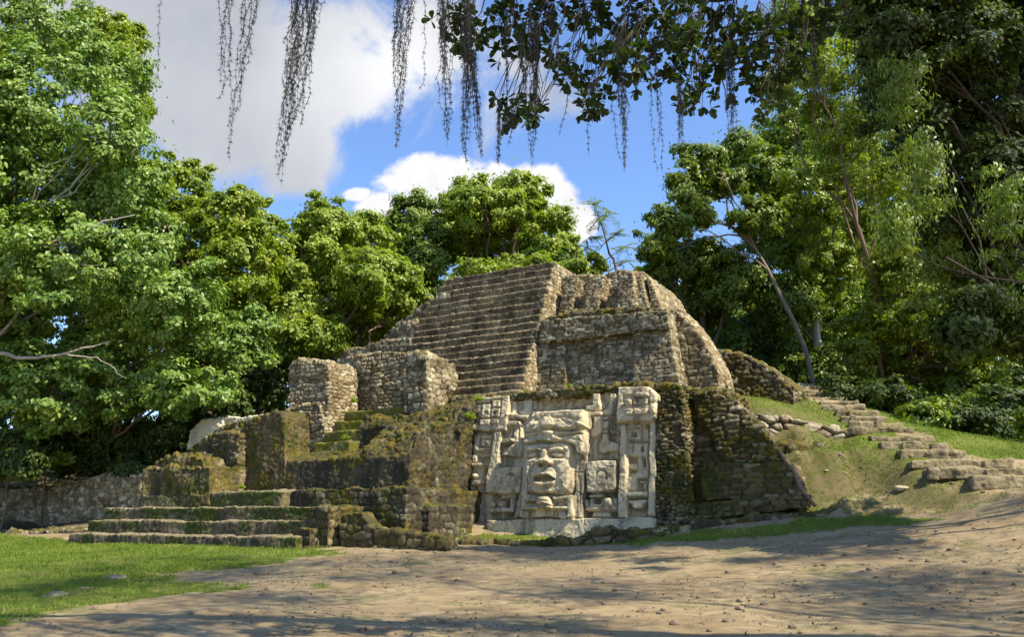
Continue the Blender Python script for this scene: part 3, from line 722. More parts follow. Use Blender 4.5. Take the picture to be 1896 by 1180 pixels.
REG = [('face', ab([(455,462),(800,455),(812,560),(800,740),(775,808),(640,818),(480,812),(462,770),(472,700),(455,560)], .97)),
       ('headdress', ab([(440,440),(440,330),(500,235),(700,220),(866,225),(885,330),(885,540),(800,552),(798,470),(700,455),(455,470)], 1.1)),
       ('collar_ornament', ab([(425,815),(800,800),(800,975),(425,978)], .6)),
       ('square_glyph', ab([(105,140),(385,140),(355,395),(100,395)], .3)),
       ('square_glyph', ab([(1062,70),(1400,70),(1400,332),(1062,336)], .55)),
       ('ear_flare', ab([(240,610),(460,605),(440,812),(235,812)], .42)),
       ('ear_flare', ab([(864,585),(1095,570),(1095,795),(864,805)], .46)),
       ('plinth', ab([(200,970),(600,967),(1360,954),(1360,1200),(200,1300)], .5))]
MASK = np_obj('carved_panel', np.zeros((3, 3)), np.array([[0, 1, 2]]), M_CARVE, True, None, None)   # replaced below
own = np.full(len(MQ), -1)
for r, (nm, pl) in enumerate(REG):
    q = inpoly(ca, cb, pl) & (own < 0); own[q] = r
def sub(nm, sel, parent):
    q = MQ[sel]; ids, inv = np.unique(q, return_inverse=True)
    V = MV[ids]; N0 = len(V)
    # give the relief a body: back faces a little behind the plane, joined round the rim
    inv = inv.reshape(q.shape)
    E_ = np.concatenate([inv[:, [0, 1]], inv[:, [1, 2]], inv[:, [2, 3]], inv[:, [3, 0]]]); key = np.sort(E_, 1)
    _, fi, cnt = np.unique(key, axis=0, return_index=True, return_counts=True)
    rim = E_[fi[cnt == 1]]
    base = P0 - NRM*.45
    dist = (V-base) @ NRM
    V2 = V - dist[:, None]*NRM
    side = np.c_[rim[:, 1], rim[:, 0], rim[:, 0]+N0, rim[:, 1]+N0]
    return np_obj(nm, np.r_[V, V2], np.r_[inv, side, inv[:, ::-1]+N0], M_CARVE, True, {'cr': np.full(2*N0, .5), 'ji': np.ones(2*N0)}, parent)
bpy.data.objects.remove(MASK)
MASK = sub('carved_mask_panel', (own < 0) & keep, TEMPLE)
for r, (nm, pl) in enumerate(REG):
    o = sub(nm, (own == r) & keep, MASK); o.parent = MASK; o.matrix_parent_inverse = Matrix.Identity(4)
MASK['label'] = 'pale limestone relief panel with a giant face under a headdress'

# ------------------------------------------------------------------ ruined blocks left of the mask
def ruin_thing(name, label, cat, loc, parts, group=None):
    t = empty(name, loc, label, cat, group)
    for nm, sol, sty, m, kw in parts: ruin(nm, sol, sty, m, t, **kw)
    return t
def single(name, label, cat, sol, sty, m, group=None, **kw):
    o = ruin(name, sol, sty, m, None, **kw); return tag(o, label, cat, group)

WG = 'ruined masonry walls in front of the temple'
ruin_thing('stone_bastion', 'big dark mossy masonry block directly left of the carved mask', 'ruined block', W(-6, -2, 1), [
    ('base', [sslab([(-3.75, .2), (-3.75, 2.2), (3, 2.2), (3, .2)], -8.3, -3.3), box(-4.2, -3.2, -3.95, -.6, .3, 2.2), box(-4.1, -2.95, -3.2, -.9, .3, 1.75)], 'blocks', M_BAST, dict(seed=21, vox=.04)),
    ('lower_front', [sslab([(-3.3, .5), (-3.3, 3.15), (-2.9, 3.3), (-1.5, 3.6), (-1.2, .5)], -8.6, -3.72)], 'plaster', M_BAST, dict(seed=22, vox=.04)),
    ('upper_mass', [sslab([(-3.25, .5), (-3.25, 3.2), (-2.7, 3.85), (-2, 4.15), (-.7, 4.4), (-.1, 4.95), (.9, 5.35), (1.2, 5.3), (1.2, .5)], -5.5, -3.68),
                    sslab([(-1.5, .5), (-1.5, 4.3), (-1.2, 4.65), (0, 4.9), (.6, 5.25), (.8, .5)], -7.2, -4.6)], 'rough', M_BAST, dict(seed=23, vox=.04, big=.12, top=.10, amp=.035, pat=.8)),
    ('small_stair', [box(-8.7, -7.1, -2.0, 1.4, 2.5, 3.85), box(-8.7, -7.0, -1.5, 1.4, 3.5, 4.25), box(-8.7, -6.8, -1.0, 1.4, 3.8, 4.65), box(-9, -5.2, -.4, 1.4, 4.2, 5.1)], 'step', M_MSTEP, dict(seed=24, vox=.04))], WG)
single('back_wall', 'pale rubble stone wall standing between the two tall ruined piers', 'ruined wall',
       [slab([(655,760),(655,675),(640,662),(690,655),(740,652),(765,658),(765,760)], .7, 1.5)], 'rubble', M_WALLL, WG, seed=25, vox=.035, w=.3, h=.15, jy=.45)
single('stone_pier', 'tall stone pier with one sunlit side standing against the wide staircase', 'pier',
       [slab([(750,765),(750,660),(757,657),(788,657),(790,700),(792,765)], -.5, 1.3)], 'rough', M_WALL, WG, seed=26, vox=.04)
single('stone_pier', 'tallest free-standing pier of stacked rubble stones at the left of the narrow mossy steps', 'pier',
       [slab([(534,700),(536,682),(545,670),(575,668),(606,672),(610,700),(606,760),(604,842),(575,842),(560,800),(538,760)], -1.2, .35), slab([(528,760),(590,745),(612,842),(528,850)], -1.35, .2)], 'rubble', M_WALLL, WG, seed=27, vox=.035, w=.28, h=.13, jy=.45, amp=.06)
single('stone_pier', 'broad plastered brown pier with a rounded mossy top behind the low block', 'pier',
       [slab([(438,912),(440,815),(450,795),(470,778),(500,768),(520,764),(526,775),(528,912)], -2.6, -.9)], 'rough', M_SIDE, WG, seed=28, vox=.04, big=.07, amp=.02, pat=.6)
single('ruined_wall', 'broken sloping wall top with a heap of mossy rubble behind the low block', 'ruined wall',
       [slab([(330,880),(346,832),(380,808),(420,800),(443,806),(440,880)], -2.9, -1.4), slab([(352,850),(400,795),(440,782),(500,766),(500,850)], -1.2, .3)], 'rubble', M_MOSSY, WG, seed=29, vox=.045, w=.3, h=.15)
single('stone_block', 'low square stone block crowned with loose rubble at the head of the broad steps', 'ruined block',
       [slab([(262,936),(265,868),(387,866),(387,936)], -4.1, -2.4), slab([(280,872),(285,858),(310,848),(350,843),(372,850),(380,872)], -3.9, -2.6)], 'rough', M_MOSSY, WG, seed=30, vox=.04, amp=.02, pat=.6, top=.10)
single('carved_side_panel', 'weathered white carved stone panel half buried at the far left of the ruins', 'carving',
       [slab([(343,835),(352,800),(372,778),(405,776),(404,790),(372,835)], -.2, .6), slab([(395,800),(402,776),(490,770),(486,778),(440,796),(420,802)], .1, .9)], 'plaster', M_WHITE, None, seed=31, vox=.04)
single('retaining_wall', 'long low brown wall running off to the left edge beside the lawn', 'ruined wall',
       [slab([(-200,985),(-200,905),(65,905),(110,893),(160,886),(215,884),(262,882),(262,960),(180,965),(65,978)], -1.6, 1.2), slab([(-200,1002),(-200,988),(60,986),(170,980),(175,1000),(60,1000)], -4.2, -2.5)], 'rough', M_WALL, WG, seed=32, vox=.05, w=.28, h=.16, amp=.045, big=.14, pat=.9)
# broad entrance steps
ES = empty('broad_stone_steps', W(-10.5, -5, .8), 'wide flight of low mossy entrance steps above the lawn at lower left', 'steps')
u0s = [-15.9, -15.8, -16.0, -15.2]
for i, (nf, nb, ul, ur, z0, z1) in enumerate([(-5.75, -4.9, -15.75, -5.55, .15, .87), (-5.2, -4.3, -15.7, -5.25, .3, 1.28), (-4.65, -3.4, -15.75, -5.05, .6, 1.70)]):
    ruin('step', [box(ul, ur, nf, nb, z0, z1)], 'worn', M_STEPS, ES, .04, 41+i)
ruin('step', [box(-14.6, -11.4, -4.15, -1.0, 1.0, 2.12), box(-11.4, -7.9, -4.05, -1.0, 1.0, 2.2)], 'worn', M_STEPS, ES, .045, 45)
ruin('side_wall', [box(-5.6, -4.9, -5.2, -3.5, .2, 1.68), box(-5.75, -5.3, -5.5, -4.6, .2, 1.1)], 'blocks', M_SIDE, ES, .04, 46)
single('broken_wall', 'low broken stump of wall stepping down to the right of the broad steps', 'ruined wall',
       [slab([(630,1024),(628,957),(650,950),(668,950),(676,960),(688,977),(729,979),(744,987),(790,990),(823,994),(828,1018),(760,1024)], -4.95, -4.45)], 'blocks', M_SIDE, WG, seed=47, vox=.04)

# stone curb in front of the mask
def chain(pts, hgt, thick, Y0, Y1):
    sol = []
    W_ = []
    for i, (x, y) in enumerate(pts):
        Y = Y0+(Y1-Y0)*i/(len(pts)-1); W_.append(at(x, y, Y))
    for p, q in zip(W_[:-1], W_[1:]):
        e = q-p; L = np.hypot(e[0], e[1]); t = e/L; nrm = np.array([-t[1], t[0], 0])
        tz = .03*math.sin(p[0]*7.3)
        A, B = p-t*.04, q+t*.04
        V = []
        for c in (A, B):
            for s in (0, thick): V += [c+nrm*s-np.array([0, 0, .35]), c+nrm*s+np.array([0, 0, tz])]
        sol.append((V, [(0, 1, 3, 2), (4, 6, 7, 5), (0, 4, 5, 1), (2, 3, 7, 6), (1, 5, 7, 3), (0, 2, 6, 4)]))
    return sol
single('stone_curb', 'low brown stone curb curving in front of the carved mask', 'curb',
       chain([(800,996),(826,1002),(850,1004),(880,1000),(910,999),(945,1003),(985,1001),(1015,1000),(1035,996),(1060,998),(1085,990),(1105,981),(1130,976),(1140,984)], .2, .28, 22.9, 22.3), 'blocks', M_SIDE, None, seed=48, vox=.03, w=.5, h=.3, big=.04)
single('mossy_curb', 'mossy stone curb edging the grass below the brown side wall', 'curb',
       chain([(1142,984),(1180,981),(1215,980),(1250,977),(1282,973),(1284,966),(1330,966),(1380,964),(1396,956),(1440,953),(1490,950),(1540,949),(1592,948)], .2, .32, 22.2, 21.8), 'blocks', M_MOSSY, None, seed=49, vox=.03, w=.5, h=.3, big=.04)

# boulder wall and the stone stairs on the right
def wslab(pts, Y, back, tilt=0.0):
    V = [at(x, y, Y+tilt*(1-(y-pts[0][1])/200)) for x, y in pts]; n = len(V)
    V2 = [v+np.array(back) for v in V]
    return V+V2, [tuple(range(n)), tuple(range(2*n-1, n-1, -1))]+[((i+1) % n, i, i+n, (i+1) % n+n) for i in range(n)]
single('boulder_wall', 'retaining wall of round grey boulders below the sloping grass', 'boulder wall',
       [wslab([(1395,765),(1430,770),(1480,778),(1530,790),(1580,802),(1560,812),(1520,823),(1470,826),(1430,822),(1400,800)], 25.6, (.3, 1.2, -.1))], 'boulder', M_BOULD, None, seed=50, vox=.035)
single('mossy_bank_wall', 'dark collapsed mossy masonry between the side wall and the earth bank', 'ruined wall',
       [wslab([(1405,815),(1440,822),(1520,830),(1530,850),(1528,925),(1510,948),(1480,935),(1455,855)], 24.4, (.5, 1.5, -.1))], 'rough', M_MOSSY, None, seed=51, vox=.05, big=.15)
SS = empty('stone_stairway', at(1650, 850, 25), 'long flight of rough pale stone steps climbing up the slope at right', 'stairway')
for i, (xl, xr, yt, yb) in enumerate(rows):
    Y = 20.9+.74*i; sol = []
    cut_ = xl; k = 0
    rr = random.Random(i)
    while cut_ < xr-20:
        w_ = rr.uniform(50, 120)*(1-.02*i); e = min(xr, cut_+w_)
        j = rr.uniform(-4, 4); f_ = lambda X, Yy: (1200+X/2.81, 640+Yy/2.81)
        dz = 0
        sol.append(wslab([f_(cut_+2, yt+j+dz), f_(e-2, yt+j+dz+rr.uniform(-2, 2)), f_(e-2, yb+dz+12), f_(cut_+2, yb+dz+12)], Y+rr.uniform(-.06, .06), (.25, .95, 0)))
        cut_ = e
    ruin('step', sol, 'worn', M_DRY, SS, .035, 60+i, big=.05)
print('RUIN VERTS', RUIN_VERTS[0])

# ------------------------------------------------------------------ vegetation
def leaf_mat(name, c1, c2, c3=None, trans=.35, rough=.42):
    """c1..c2: leaf to leaf variation by the 'lv' attribute; c3: older yellowish leaves"""
    g = G(name); lv = g.attr('lv')
    col = g.mix(lv, c1, c2)
    if c3: col = g.mix(g.ramp(lv, .80, 1.0), col, c3)
    b = g.n('ShaderNodeBsdfPrincipled'); g.l(col, b.inputs['Base Color']); b.inputs['Roughness'].default_value = rough; b.inputs['Specular IOR Level'].default_value = .5
    t = g.n('ShaderNodeBsdfTranslucent'); g.l(g.mix(1.0, col, (1.25, 1.35, .45), 'MULTIPLY'), t.inputs['Color'])
    m = g.n('ShaderNodeMixShader'); m.inputs[0].default_value = trans; g.l(b.outputs[0], m.inputs[1]); g.l(t.outputs[0], m.inputs[2])
    return g.out(m.outputs[0])
def bark_mat(name, c1, c2, moss=.2):
    g = G(name); geo = g.n('ShaderNodeNewGeometry'); P = geo.outputs['Position']
    n = g.noise(P, 6, 4, .6, .3, (1, 1, .3)); n2 = g.noise(P, 2, 3)
    c = g.mix(n, c1, c2); c = g.mix(g.M('MULTIPLY', g.ramp(n2, .5, .7), moss), c, (.05, .06, .015))
    b = g.n('ShaderNodeBsdfPrincipled'); g.l(c, b.inputs['Base Color']); b.inputs['Roughness'].default_value = .9
    bp = g.n('ShaderNodeBump'); bp.inputs['Strength'].default_value = .5; bp.inputs['Distance'].default_value = .03; g.l(n, bp.inputs['Height']); g.l(bp.outputs[0], b.inputs['Normal'])
    return g.out(b.outputs[0])
BARK_P = bark_mat('pale_bark', (.26, .22, .17), (.46, .40, .33), .25)
BARK_D = bark_mat('dark_bark', (.035, .026, .018), (.09, .065, .045), .4)
BARK_M = bark_mat('tan_bark', (.17, .135, .095), (.32, .26, .19), .35)
BARK_B = bark_mat('brown_bark', (.10, .065, .04), (.21, .14, .09), .3)
LM = dict(
    pale=leaf_mat('pale_green_leaves', (.118, .205, .026), (.280, .395, .075), (.32, .33, .07), .34, .42),
    yel=leaf_mat('yellow_green_leaves', (.150, .215, .014), (.325, .400, .030), (.42, .34, .03), .38),
    light=leaf_mat('light_green_leaves', (.165, .240, .020), (.370, .440, .045), (.38, .36, .05), .40),
    mid=leaf_mat('middle_green_leaves', (.095, .155, .014), (.235, .310, .030), (.26, .26, .03), .38),
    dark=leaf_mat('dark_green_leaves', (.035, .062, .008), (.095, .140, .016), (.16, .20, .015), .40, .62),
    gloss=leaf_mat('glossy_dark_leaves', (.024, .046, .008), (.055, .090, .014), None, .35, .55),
    vine=leaf_mat('hanging_vine_leaves', (.125, .180, .010), (.300, .360, .024), (.30, .28, .02), .45))
QV = np.array([[0, 0, 0], [.30, .45, .07], [0, 1, 0], [-.30, .45, .07]]); QF = np.array([[0, 1, 2], [0, 2, 3]])
BV = np.array([[0, 0, 0], [.10, .25, .02], [.24, .55, .05], [.25, .80, .05], [.12, .97, .0], [-.12, .97, .0], [-.25, .80, .05], [-.24, .55, .05], [-.10, .25, .02], [0, .3, -.02], [0, .8, -.04]])
BF = np.array([[0, 1, 9], [1, 2, 9], [2, 10, 9], [2, 3, 10], [3, 4, 10], [4, 5, 10], [5, 6, 10], [6, 7, 10], [7, 9, 10], [7, 8, 9], [8, 0, 9]])
LV = np.array([[0, 0, 0], [.13, .35, .05], [.10, .7, .0], [0, 1, -.10], [-.10, .7, .0], [-.13, .35, .05]]); LF = np.array([[0, 1, 5], [1, 2, 4], [1, 4, 5], [2, 3, 4]])
def norm(v): return v/np.maximum(np.linalg.norm(v, axis=1, keepdims=True), 1e-9)
def leaves(C, ax, nr, size, tmpl=(QV, QF), lv=None):
    """C (n,3) stalk ends, ax directions of the blades, nr rough face normals"""
    T, Fc = tmpl; n = len(C)
    ax = norm(ax); sd = norm(np.cross(ax, nr)); up_ = np.cross(sd, ax)
    V = C[:, None, :] + size[:, None, None]*(T[None, :, 0:1]*sd[:, None, :] + T[None, :, 1:2]*ax[:, None, :] + T[None, :, 2:3]*up_[:, None, :])
    Q = (Fc[None]+np.arange(n)[:, None, None]*len(T)).reshape(-1, 3)
    lv = RNG.random(n) if lv is None else lv
    return V.reshape(-1, 3), Q, np.repeat(lv, len(T))
def randdir(n): return norm(RNG.normal(size=(n, 3)))
class Tube:
    def __init__(s): s.V = []; s.F = []; s.n = 0
    def add(s, pts, rad, k=6):
        pts = np.asarray(pts, float); rad = np.broadcast_to(rad, (len(pts),)).astype(float)
        d = np.gradient(pts, axis=0); d = norm(d)
        ref = np.where(np.abs(d[:, 2:3]) < .9, [[0, 0, 1.]], [[1., 0, 0]]); a = norm(np.cross(d, ref)); b = np.cross(d, a)
        th = np.arange(k)*2*np.pi/k
        R_ = pts[:, None]+rad[:, None, None]*(np.cos(th)[None, :, None]*a[:, None]+np.sin(th)[None, :, None]*b[:, None])
        s.V.append(R_.reshape(-1, 3))
        i = np.arange(len(pts)-1)[:, None]*k; j = np.arange(k)[None]; j2 = (j+1) % k
        s.F.append(np.stack([i+j, i+j2, i+k+j2, i+k+j], -1).reshape(-1, 4)+s.n); s.n += len(pts)*k
    def obj(s, name, mat, parent): return np_obj(name, np.concatenate(s.V), np.concatenate(s.F), mat, True, None, parent)
def curve(p, q, n, wob, sag=0.0):
    p, q = np.asarray(p, float), np.asarray(q, float); t = np.linspace(0, 1, n)[:, None]; L = np.linalg.norm(q-p)
    w = np.cumsum(RNG.normal(size=(n, 3)), 0); w -= w[0]; w = w-t*w[-1]
    return p+(q-p)*t+w*wob*L/n**.5 + np.array([0, 0, 1.])*sag*L*np.sin(np.pi*t)
def crown(clumps, nleaf, size, sub_r, up_bias=.38, flat=.62, shell=.5, tmpl=(QV, QF), droop=.3):
    """clumps: [(centre, radii)], leaves gathered in small tufts spread through each clump"""
    w = np.array([r[0]*r[1]+r[0]*r[2]+r[1]*r[2] for c, r in clumps]); w = w/w.sum()
    sub_r = sub_r*.78
    Cs, Ns, Ts, tufts = [], [], [], []
    for (c, r), ww in zip(clumps, w):
        c = np.array(c); r = np.array(r)
        nt = max(4, int(5.5*(r[0]*r[1]+r[0]*r[2]+r[1]*r[2])/(sub_r*sub_r*3)))
        D = randdir(nt); rad = shell+(1-shell)*RNG.random((nt, 1))**.7
        rad = rad*(1+.30*fbm(D*1.7+c, 1.0, 3, 9)[:, None])
        T = c+D*r*rad
        tr = sub_r*RNG.uniform(.55, 1.35, nt); tone = RNG.random(nt)
        nl = max(3, int(nleaf*ww/nt)); k = np.repeat(np.arange(nt), nl)
        d = randdir(len(k)); d[:, 2] = np.where(RNG.random(len(k)) < .35, np.abs(d[:, 2]), d[:, 2])
        P = T[k]+d*(tr[k]*np.where(RNG.random(len(k)) < .7, RNG.random(len(k))**.5, np.abs(RNG.normal(size=len(k)))*.85))[:, None]*np.array([1, 1, flat])
        Nn = norm(d*.6+D[k]*.6+np.array([0, 0, up_bias])+.55*randdir(len(k)))
        Cs.append(P); Ns.append(Nn); Ts.append(np.clip(.45*tone[k]+.55*RNG.random(len(k)), 0, 1)); tufts.append((T, tr))
    P, Nn, Tn = np.concatenate(Cs), np.concatenate(Ns), np.concatenate(Ts)
    ax = norm(np.cross(Nn, randdir(len(P)))+np.array([0, 0, -droop]))
    V, Q, lv = leaves(P, ax, Nn, size*RNG.uniform(.6, 1.35, len(P)), tmpl, Tn)
    return V, Q, lv, tufts
def px_clumps(lst, Y, depth=.8, jit=.12):
    out = []
    for i, (px, py, rx, ry) in enumerate(lst):
        yy = Y*(1+jit*math.sin(i*2.399+Y)*.5); k = yy/1545
        out.append((at(px, py, yy), (rx*k, (rx+ry)*.5*k*depth, ry*k)))
    return out
def tree(name, label, clumps, leafmat, bark, nleaf, size, sub_r=.55, base=None, trunk_r=.22, path=None, group='trees of the forest edge', limbs=7, cat='tree', **kw):
    cs = clumps; c0 = np.mean([c for c, r in cs], 0)
    if base is None:
        bx, by = c0[0], c0[1]
    else: bx, by = base
    b = np.array([bx, by, gz(bx, by)-.15])
    t = empty(name, b, label, cat, group)
    V, Q, lv, tufts = crown(cs, nleaf, size, sub_r, **kw)
    tb = Tube()
    if path is not None: pp = np.array(path); pp[0] = b
    else:
        low = min(c[2]-r[2]*.6 for c, r in cs); top = np.array([c0[0], c0[1], max(low, b[2]+(c0[2]-b[2])*.75)])
        pp = curve(b, top, 9, .05)
    tb.add(pp, np.linspace(trunk_r, trunk_r*.45, len(pp)), 8)
    hub = pp[-1]
    for i, ((c, r), (T, tr)) in enumerate(zip(cs, tufts)):
        st_ = pp[max(2, int(len(pp)*RNG.uniform(.55, .98)))-1] if len(pp) > 4 else hub
        m = curve(st_, c+np.array([0, 0, -r[2]*.2]), 8, .10, .05)
        tb.add(m, np.linspace(trunk_r*.42, trunk_r*.14, 8), 6)
        for j in RNG.choice(len(T), min(limbs, len(T)), replace=False):
            s0 = m[RNG.integers(4, 8)]; q = curve(s0, T[j], 6, .12)
            tb.add(q, np.linspace(trunk_r*.15, trunk_r*.035, 6), 4)
    tb.obj('trunk', bark, t)
    np_obj('crown', V, Q, leafmat, False, {'lv': lv}, t)
    return t

T1 = [(70,190,150,140),(190,135,95,75),(205,235,70,90),(70,340,150,110),(215,350,110,100),(-60,250,140,200),(60,60,150,80),(130,470,150,110),(-40,480,140,140),(270,450,70,80)]
tree('broadleaf_tree', 'biggest pale green tree with long white branches filling the upper left', px_clumps(T1, 31), LM['pale'], BARK_P, 117800, .20, .62, base=(-26, 33), trunk_r=.20)
T2 = [(120,600,160,90),(300,570,120,80),(420,640,95,60),(250,680,160,75),(80,710,140,85),(170,770,110,55),(350,720,95,50),(-60,640,140,150),(460,600,50,40)]
tree('broadleaf_tree', 'pale green tree whose low boughs overhang the lawn end of the broken walls', px_clumps(T2, 33.5, .7), LM['pale'], BARK_B, 106400, .20, .60, base=(-18.6, 37), trunk_r=.16)
T3 = [(180,80,55,40),(225,150,45,110),(250,210,28,60),(200,60,80,50)]
tree('tall_tree', 'tall yellow tinged tree top rising behind the big pale tree at upper left', px_clumps(T3, 40), LM['yel'], BARK_B, 30400, .22, .6, trunk_r=.3)
T4 = [(330,360,85,75),(420,400,80,65),(260,340,60,55),(340,450,110,80),(440,480,75,85),(470,420,50,60),(400,560,70,60)]
tree('broadleaf_tree', 'yellow green tree between the big pale tree and the round light tree', px_clumps(T4, 39), LM['yel'], BARK_B, 83600, .22, .6, base=(-14.5, 40), trunk_r=.3)
T5 = [(600,420,75,70),(560,475,70,75),(670,450,70,60),(700,510,80,60),(610,540,110,70),(740,560,60,60),(580,620,70,45),(670,600,90,50),(540,560,45,70)]
tree('broadleaf_tree', 'round light green tree left of the great staircase', px_clumps(T5, 41), LM['light'], BARK_B, 98800, .22, .6, base=(-8.8, 42), trunk_r=.3)
T6 = [(765,400,55,55),(735,440,45,50),(790,460,60,60),(760,500,60,40)]
tree('broadleaf_tree', 'dark green tree between the two lighter crowns above the staircase', px_clumps(T6, 50), LM['mid'], BARK_B, 41800, .24, .65, trunk_r=.3)
T7 = [(900,380,85,60),(960,385,80,55),(850,430,60,70),(1010,440,60,60),(920,450,110,60),(1040,470,40,40),(960,345,50,30),(870,360,50,35)]
tree('broadleaf_tree', 'broad domed green tree directly behind the top of the temple', px_clumps(T7, 48), LM['light'], BARK_B, 98800, .24, .62, trunk_r=.35)
for i, (px, py, rx, ry, lab) in enumerate([(925,497,75,24,'bright green bush showing above the left end of the temple top'), (1085,490,36,20,'bright green bush beside the slender young tree'), (1020,485,45,22,'bright green bush showing just behind the staircase top')]):
    tree('bush', lab, px_clumps([(px-rx*.5,py,rx*.6,ry),(px+rx*.4,py-4,rx*.6,ry),(px,py+25,rx,ry*1.5)], 42), LM['light'], BARK_B, 7000, .20, .4, trunk_r=.06, limbs=3, group='bushes behind the temple', cat='bush')
# slender young tree with feathery fronds
def feather_tree():
    Y = 42; b2 = at(1141, 520, Y); b = np.array([b2[0], b2[1], gz(b2[0], b2[1])])
    t = empty('slender_tree', b, 'slender young tree with sparse feathery fronds standing alone against the sky', 'tree')
    tb = Tube(); P, A, Nn = [], [], []
    fork = at(1128, 470, Y); tips = [(1098,372),(1112,400),(1150,428),(1085,430),(1095,468),(1160,455),(1170,480),(1130,395),(1072,452)]
    tb.add([b, at(1142, 505, Y), at(1136, 480, Y), fork, at(1118, 430, Y), at(1103, 385, Y)], [.09, .08, .07, .06, .045, .02], 6)
    for i, (x, y) in enumerate(tips):
        s0 = at(1103+25*min(1, max(0, (y-380)/110)), min(505, y+28), Y); e = at(x, y, Y+RNG.uniform(-1, 1)); c = curve(s0, e, 6, .06, .08); tb.add(c, np.linspace(.03, .01, 6), 4)
        for k in range(9):
            d = randdir(1)[0]; d[2] = d[2]*.5+.05; d /= np.linalg.norm(d); L = RNG.uniform(.45, .85); s_ = e+(s0-e)*RNG.uniform(0, .45)
            fr = np.array([s_+d*L*q+np.array([0, 0, -.25*q*q*L]) for q in np.linspace(0, 1, 9)]); tb.add(fr, .006, 3)
            for m in range(1, 9):
                for sg in (-1, 1):
                    sd = np.cross(d, [0, 0, 1.])*sg; sd /= np.linalg.norm(sd); P.append(fr[m]); A.append(sd+d*.5); Nn.append([0, 0, 1.])
    V, Q, lv = leaves(np.array(P), np.array(A), np.array(Nn)+.3*randdir(len(P)), np.full(len(P), .22), (LV, LF))
    tb.obj('trunk', BARK_B, t); np_obj('crown', V, Q, LM['mid'], False, {'lv': lv}, t)
feather_tree()
# right side
T8 = [(1300,295,50,38),(1370,280,60,42),(1268,345,38,50),(1330,335,60,35),(1420,330,60,60),(1240,410,40,45),(1215,455,40,35),(1300,400,35,30),(1400,400,60,40),(1480,560,40,30)]
pth = [at(1508,712,37), at(1492,650,37), at(1470,595,37), at(1446,550,37), at(1422,500,37), at(1400,462,37), at(1378,438,37), at(1352,420,37), at(1345,370,37)]
tree('leaning_tree', 'leaning pale trunked tree with open crown right of the temple', px_clumps(T8, 37), LM['mid'], BARK_M, 49400, .20, .5, base=(pth[0][0], pth[0][1]), path=pth, trunk_r=.115, limbs=6, shell=.3)
T9 = [(1230,470,50,40),(1300,490,80,60),(1220,520,45,40),(1370,520,80,70),(1290,570,80,50),(1380,620,80,50)]
tree('broadleaf_tree', 'dark spreading tree just beyond the right shoulder of the temple', px_clumps(T9, 41), LM['mid'], BARK_B, 68400, .20, .55, trunk_r=.3, shell=.35)
T10 = [(1480,250,80,80),(1500,360,100,80),(1450,440,90,70),(1520,480,90,80),(1560,300,80,90),(1430,280,40,50)]
tree('tall_tree', 'tall sunny green tree in the gap right of the leaning trunk', px_clumps(T10, 40), LM['light'], BARK_P, 79800, .20, .55, trunk_r=.28, shell=.3)
T11 = [(1460,560,80,60),(1550,590,80,70),(1440,640,60,50),(1560,680,70,60),(1620,560,80,90)]
tree('broadleaf_tree', 'shaded green tree above the upper end of the stone stairway', px_clumps(T11, 42), LM['mid'], BARK_B, 60800, .20, .55, trunk_r=.26, shell=.35)
T12 = [(1500,110,70,80),(1520,200,70,70),(1570,120,80,90),(1600,230,80,80),(1450,150,45,60),(1480,30,80,70),(1590,20,90,80),(1550,300,70,60),(1640,320,70,70)]
tree('tall_tree', 'brown tinged tree top hanging high in front of the sky at upper right', px_clumps(T12, 30), LM['vine'], BARK_B, 49400, .13, .5, base=(16, 34), trunk_r=.13, shell=.25)
T13 = [(1640,400,90,110),(1680,520,90,100),(1620,640,80,80),(1740,640,90,80),(1800,560,90,110),(1700,720,90,60),(1800,730,90,60),(1880,680,90,100),(1620,720,60,50)]
tree('vine_covered_tree', 'bright green tree draped in creepers at the right above the stairs', px_clumps(T13, 33), LM['vine'], BARK_B, 133000, .16, .5, base=(15, 35), trunk_r=.3)
T15 = [(1665,170,34,110),(1700,330,34,110),(1730,480,36,100),(1650,420,30,90),(1620,110,30,80),(1860,560,36,110),(1850,380,34,90),(1775,230,30,90)]
tree('creeper_curtain', 'bright lance leaved creeper hanging down the edge of the dark tree at right', px_clumps(T15, 16.0, 1.4, .25), LM['mid'], BARK_D, 15000, .13, .42, base=(15, 15.5), trunk_r=.06, limbs=3, shell=.2, tmpl=(LV, LF), droop=1.0, group=None, cat='creeper')
T14 = [(1640,60,80,100),(1640,170,60,80),(1700,120,110,110),(1800,80,120,110),(1780,240,110,110),(1860,330,100,130),(1760,380,70,80),(1830,480,90,100),(1790,600,50,90),(1900,160,120,160),(1690,260,70,80),(1900,600,80,110),(1950,420,120,200),(1720,-10,90,70),(1850,-20,110,80),(1960,60,90,120),(1620,-30,90,60)]
tree('dark_tree', 'very dark overhanging tree filling the upper right corner', px_clumps(T14, 17, .9), LM['dark'], BARK_D, 215000, .125, .42, base=(15.5, 17), trunk_r=.12, shell=.2, droop=.6)
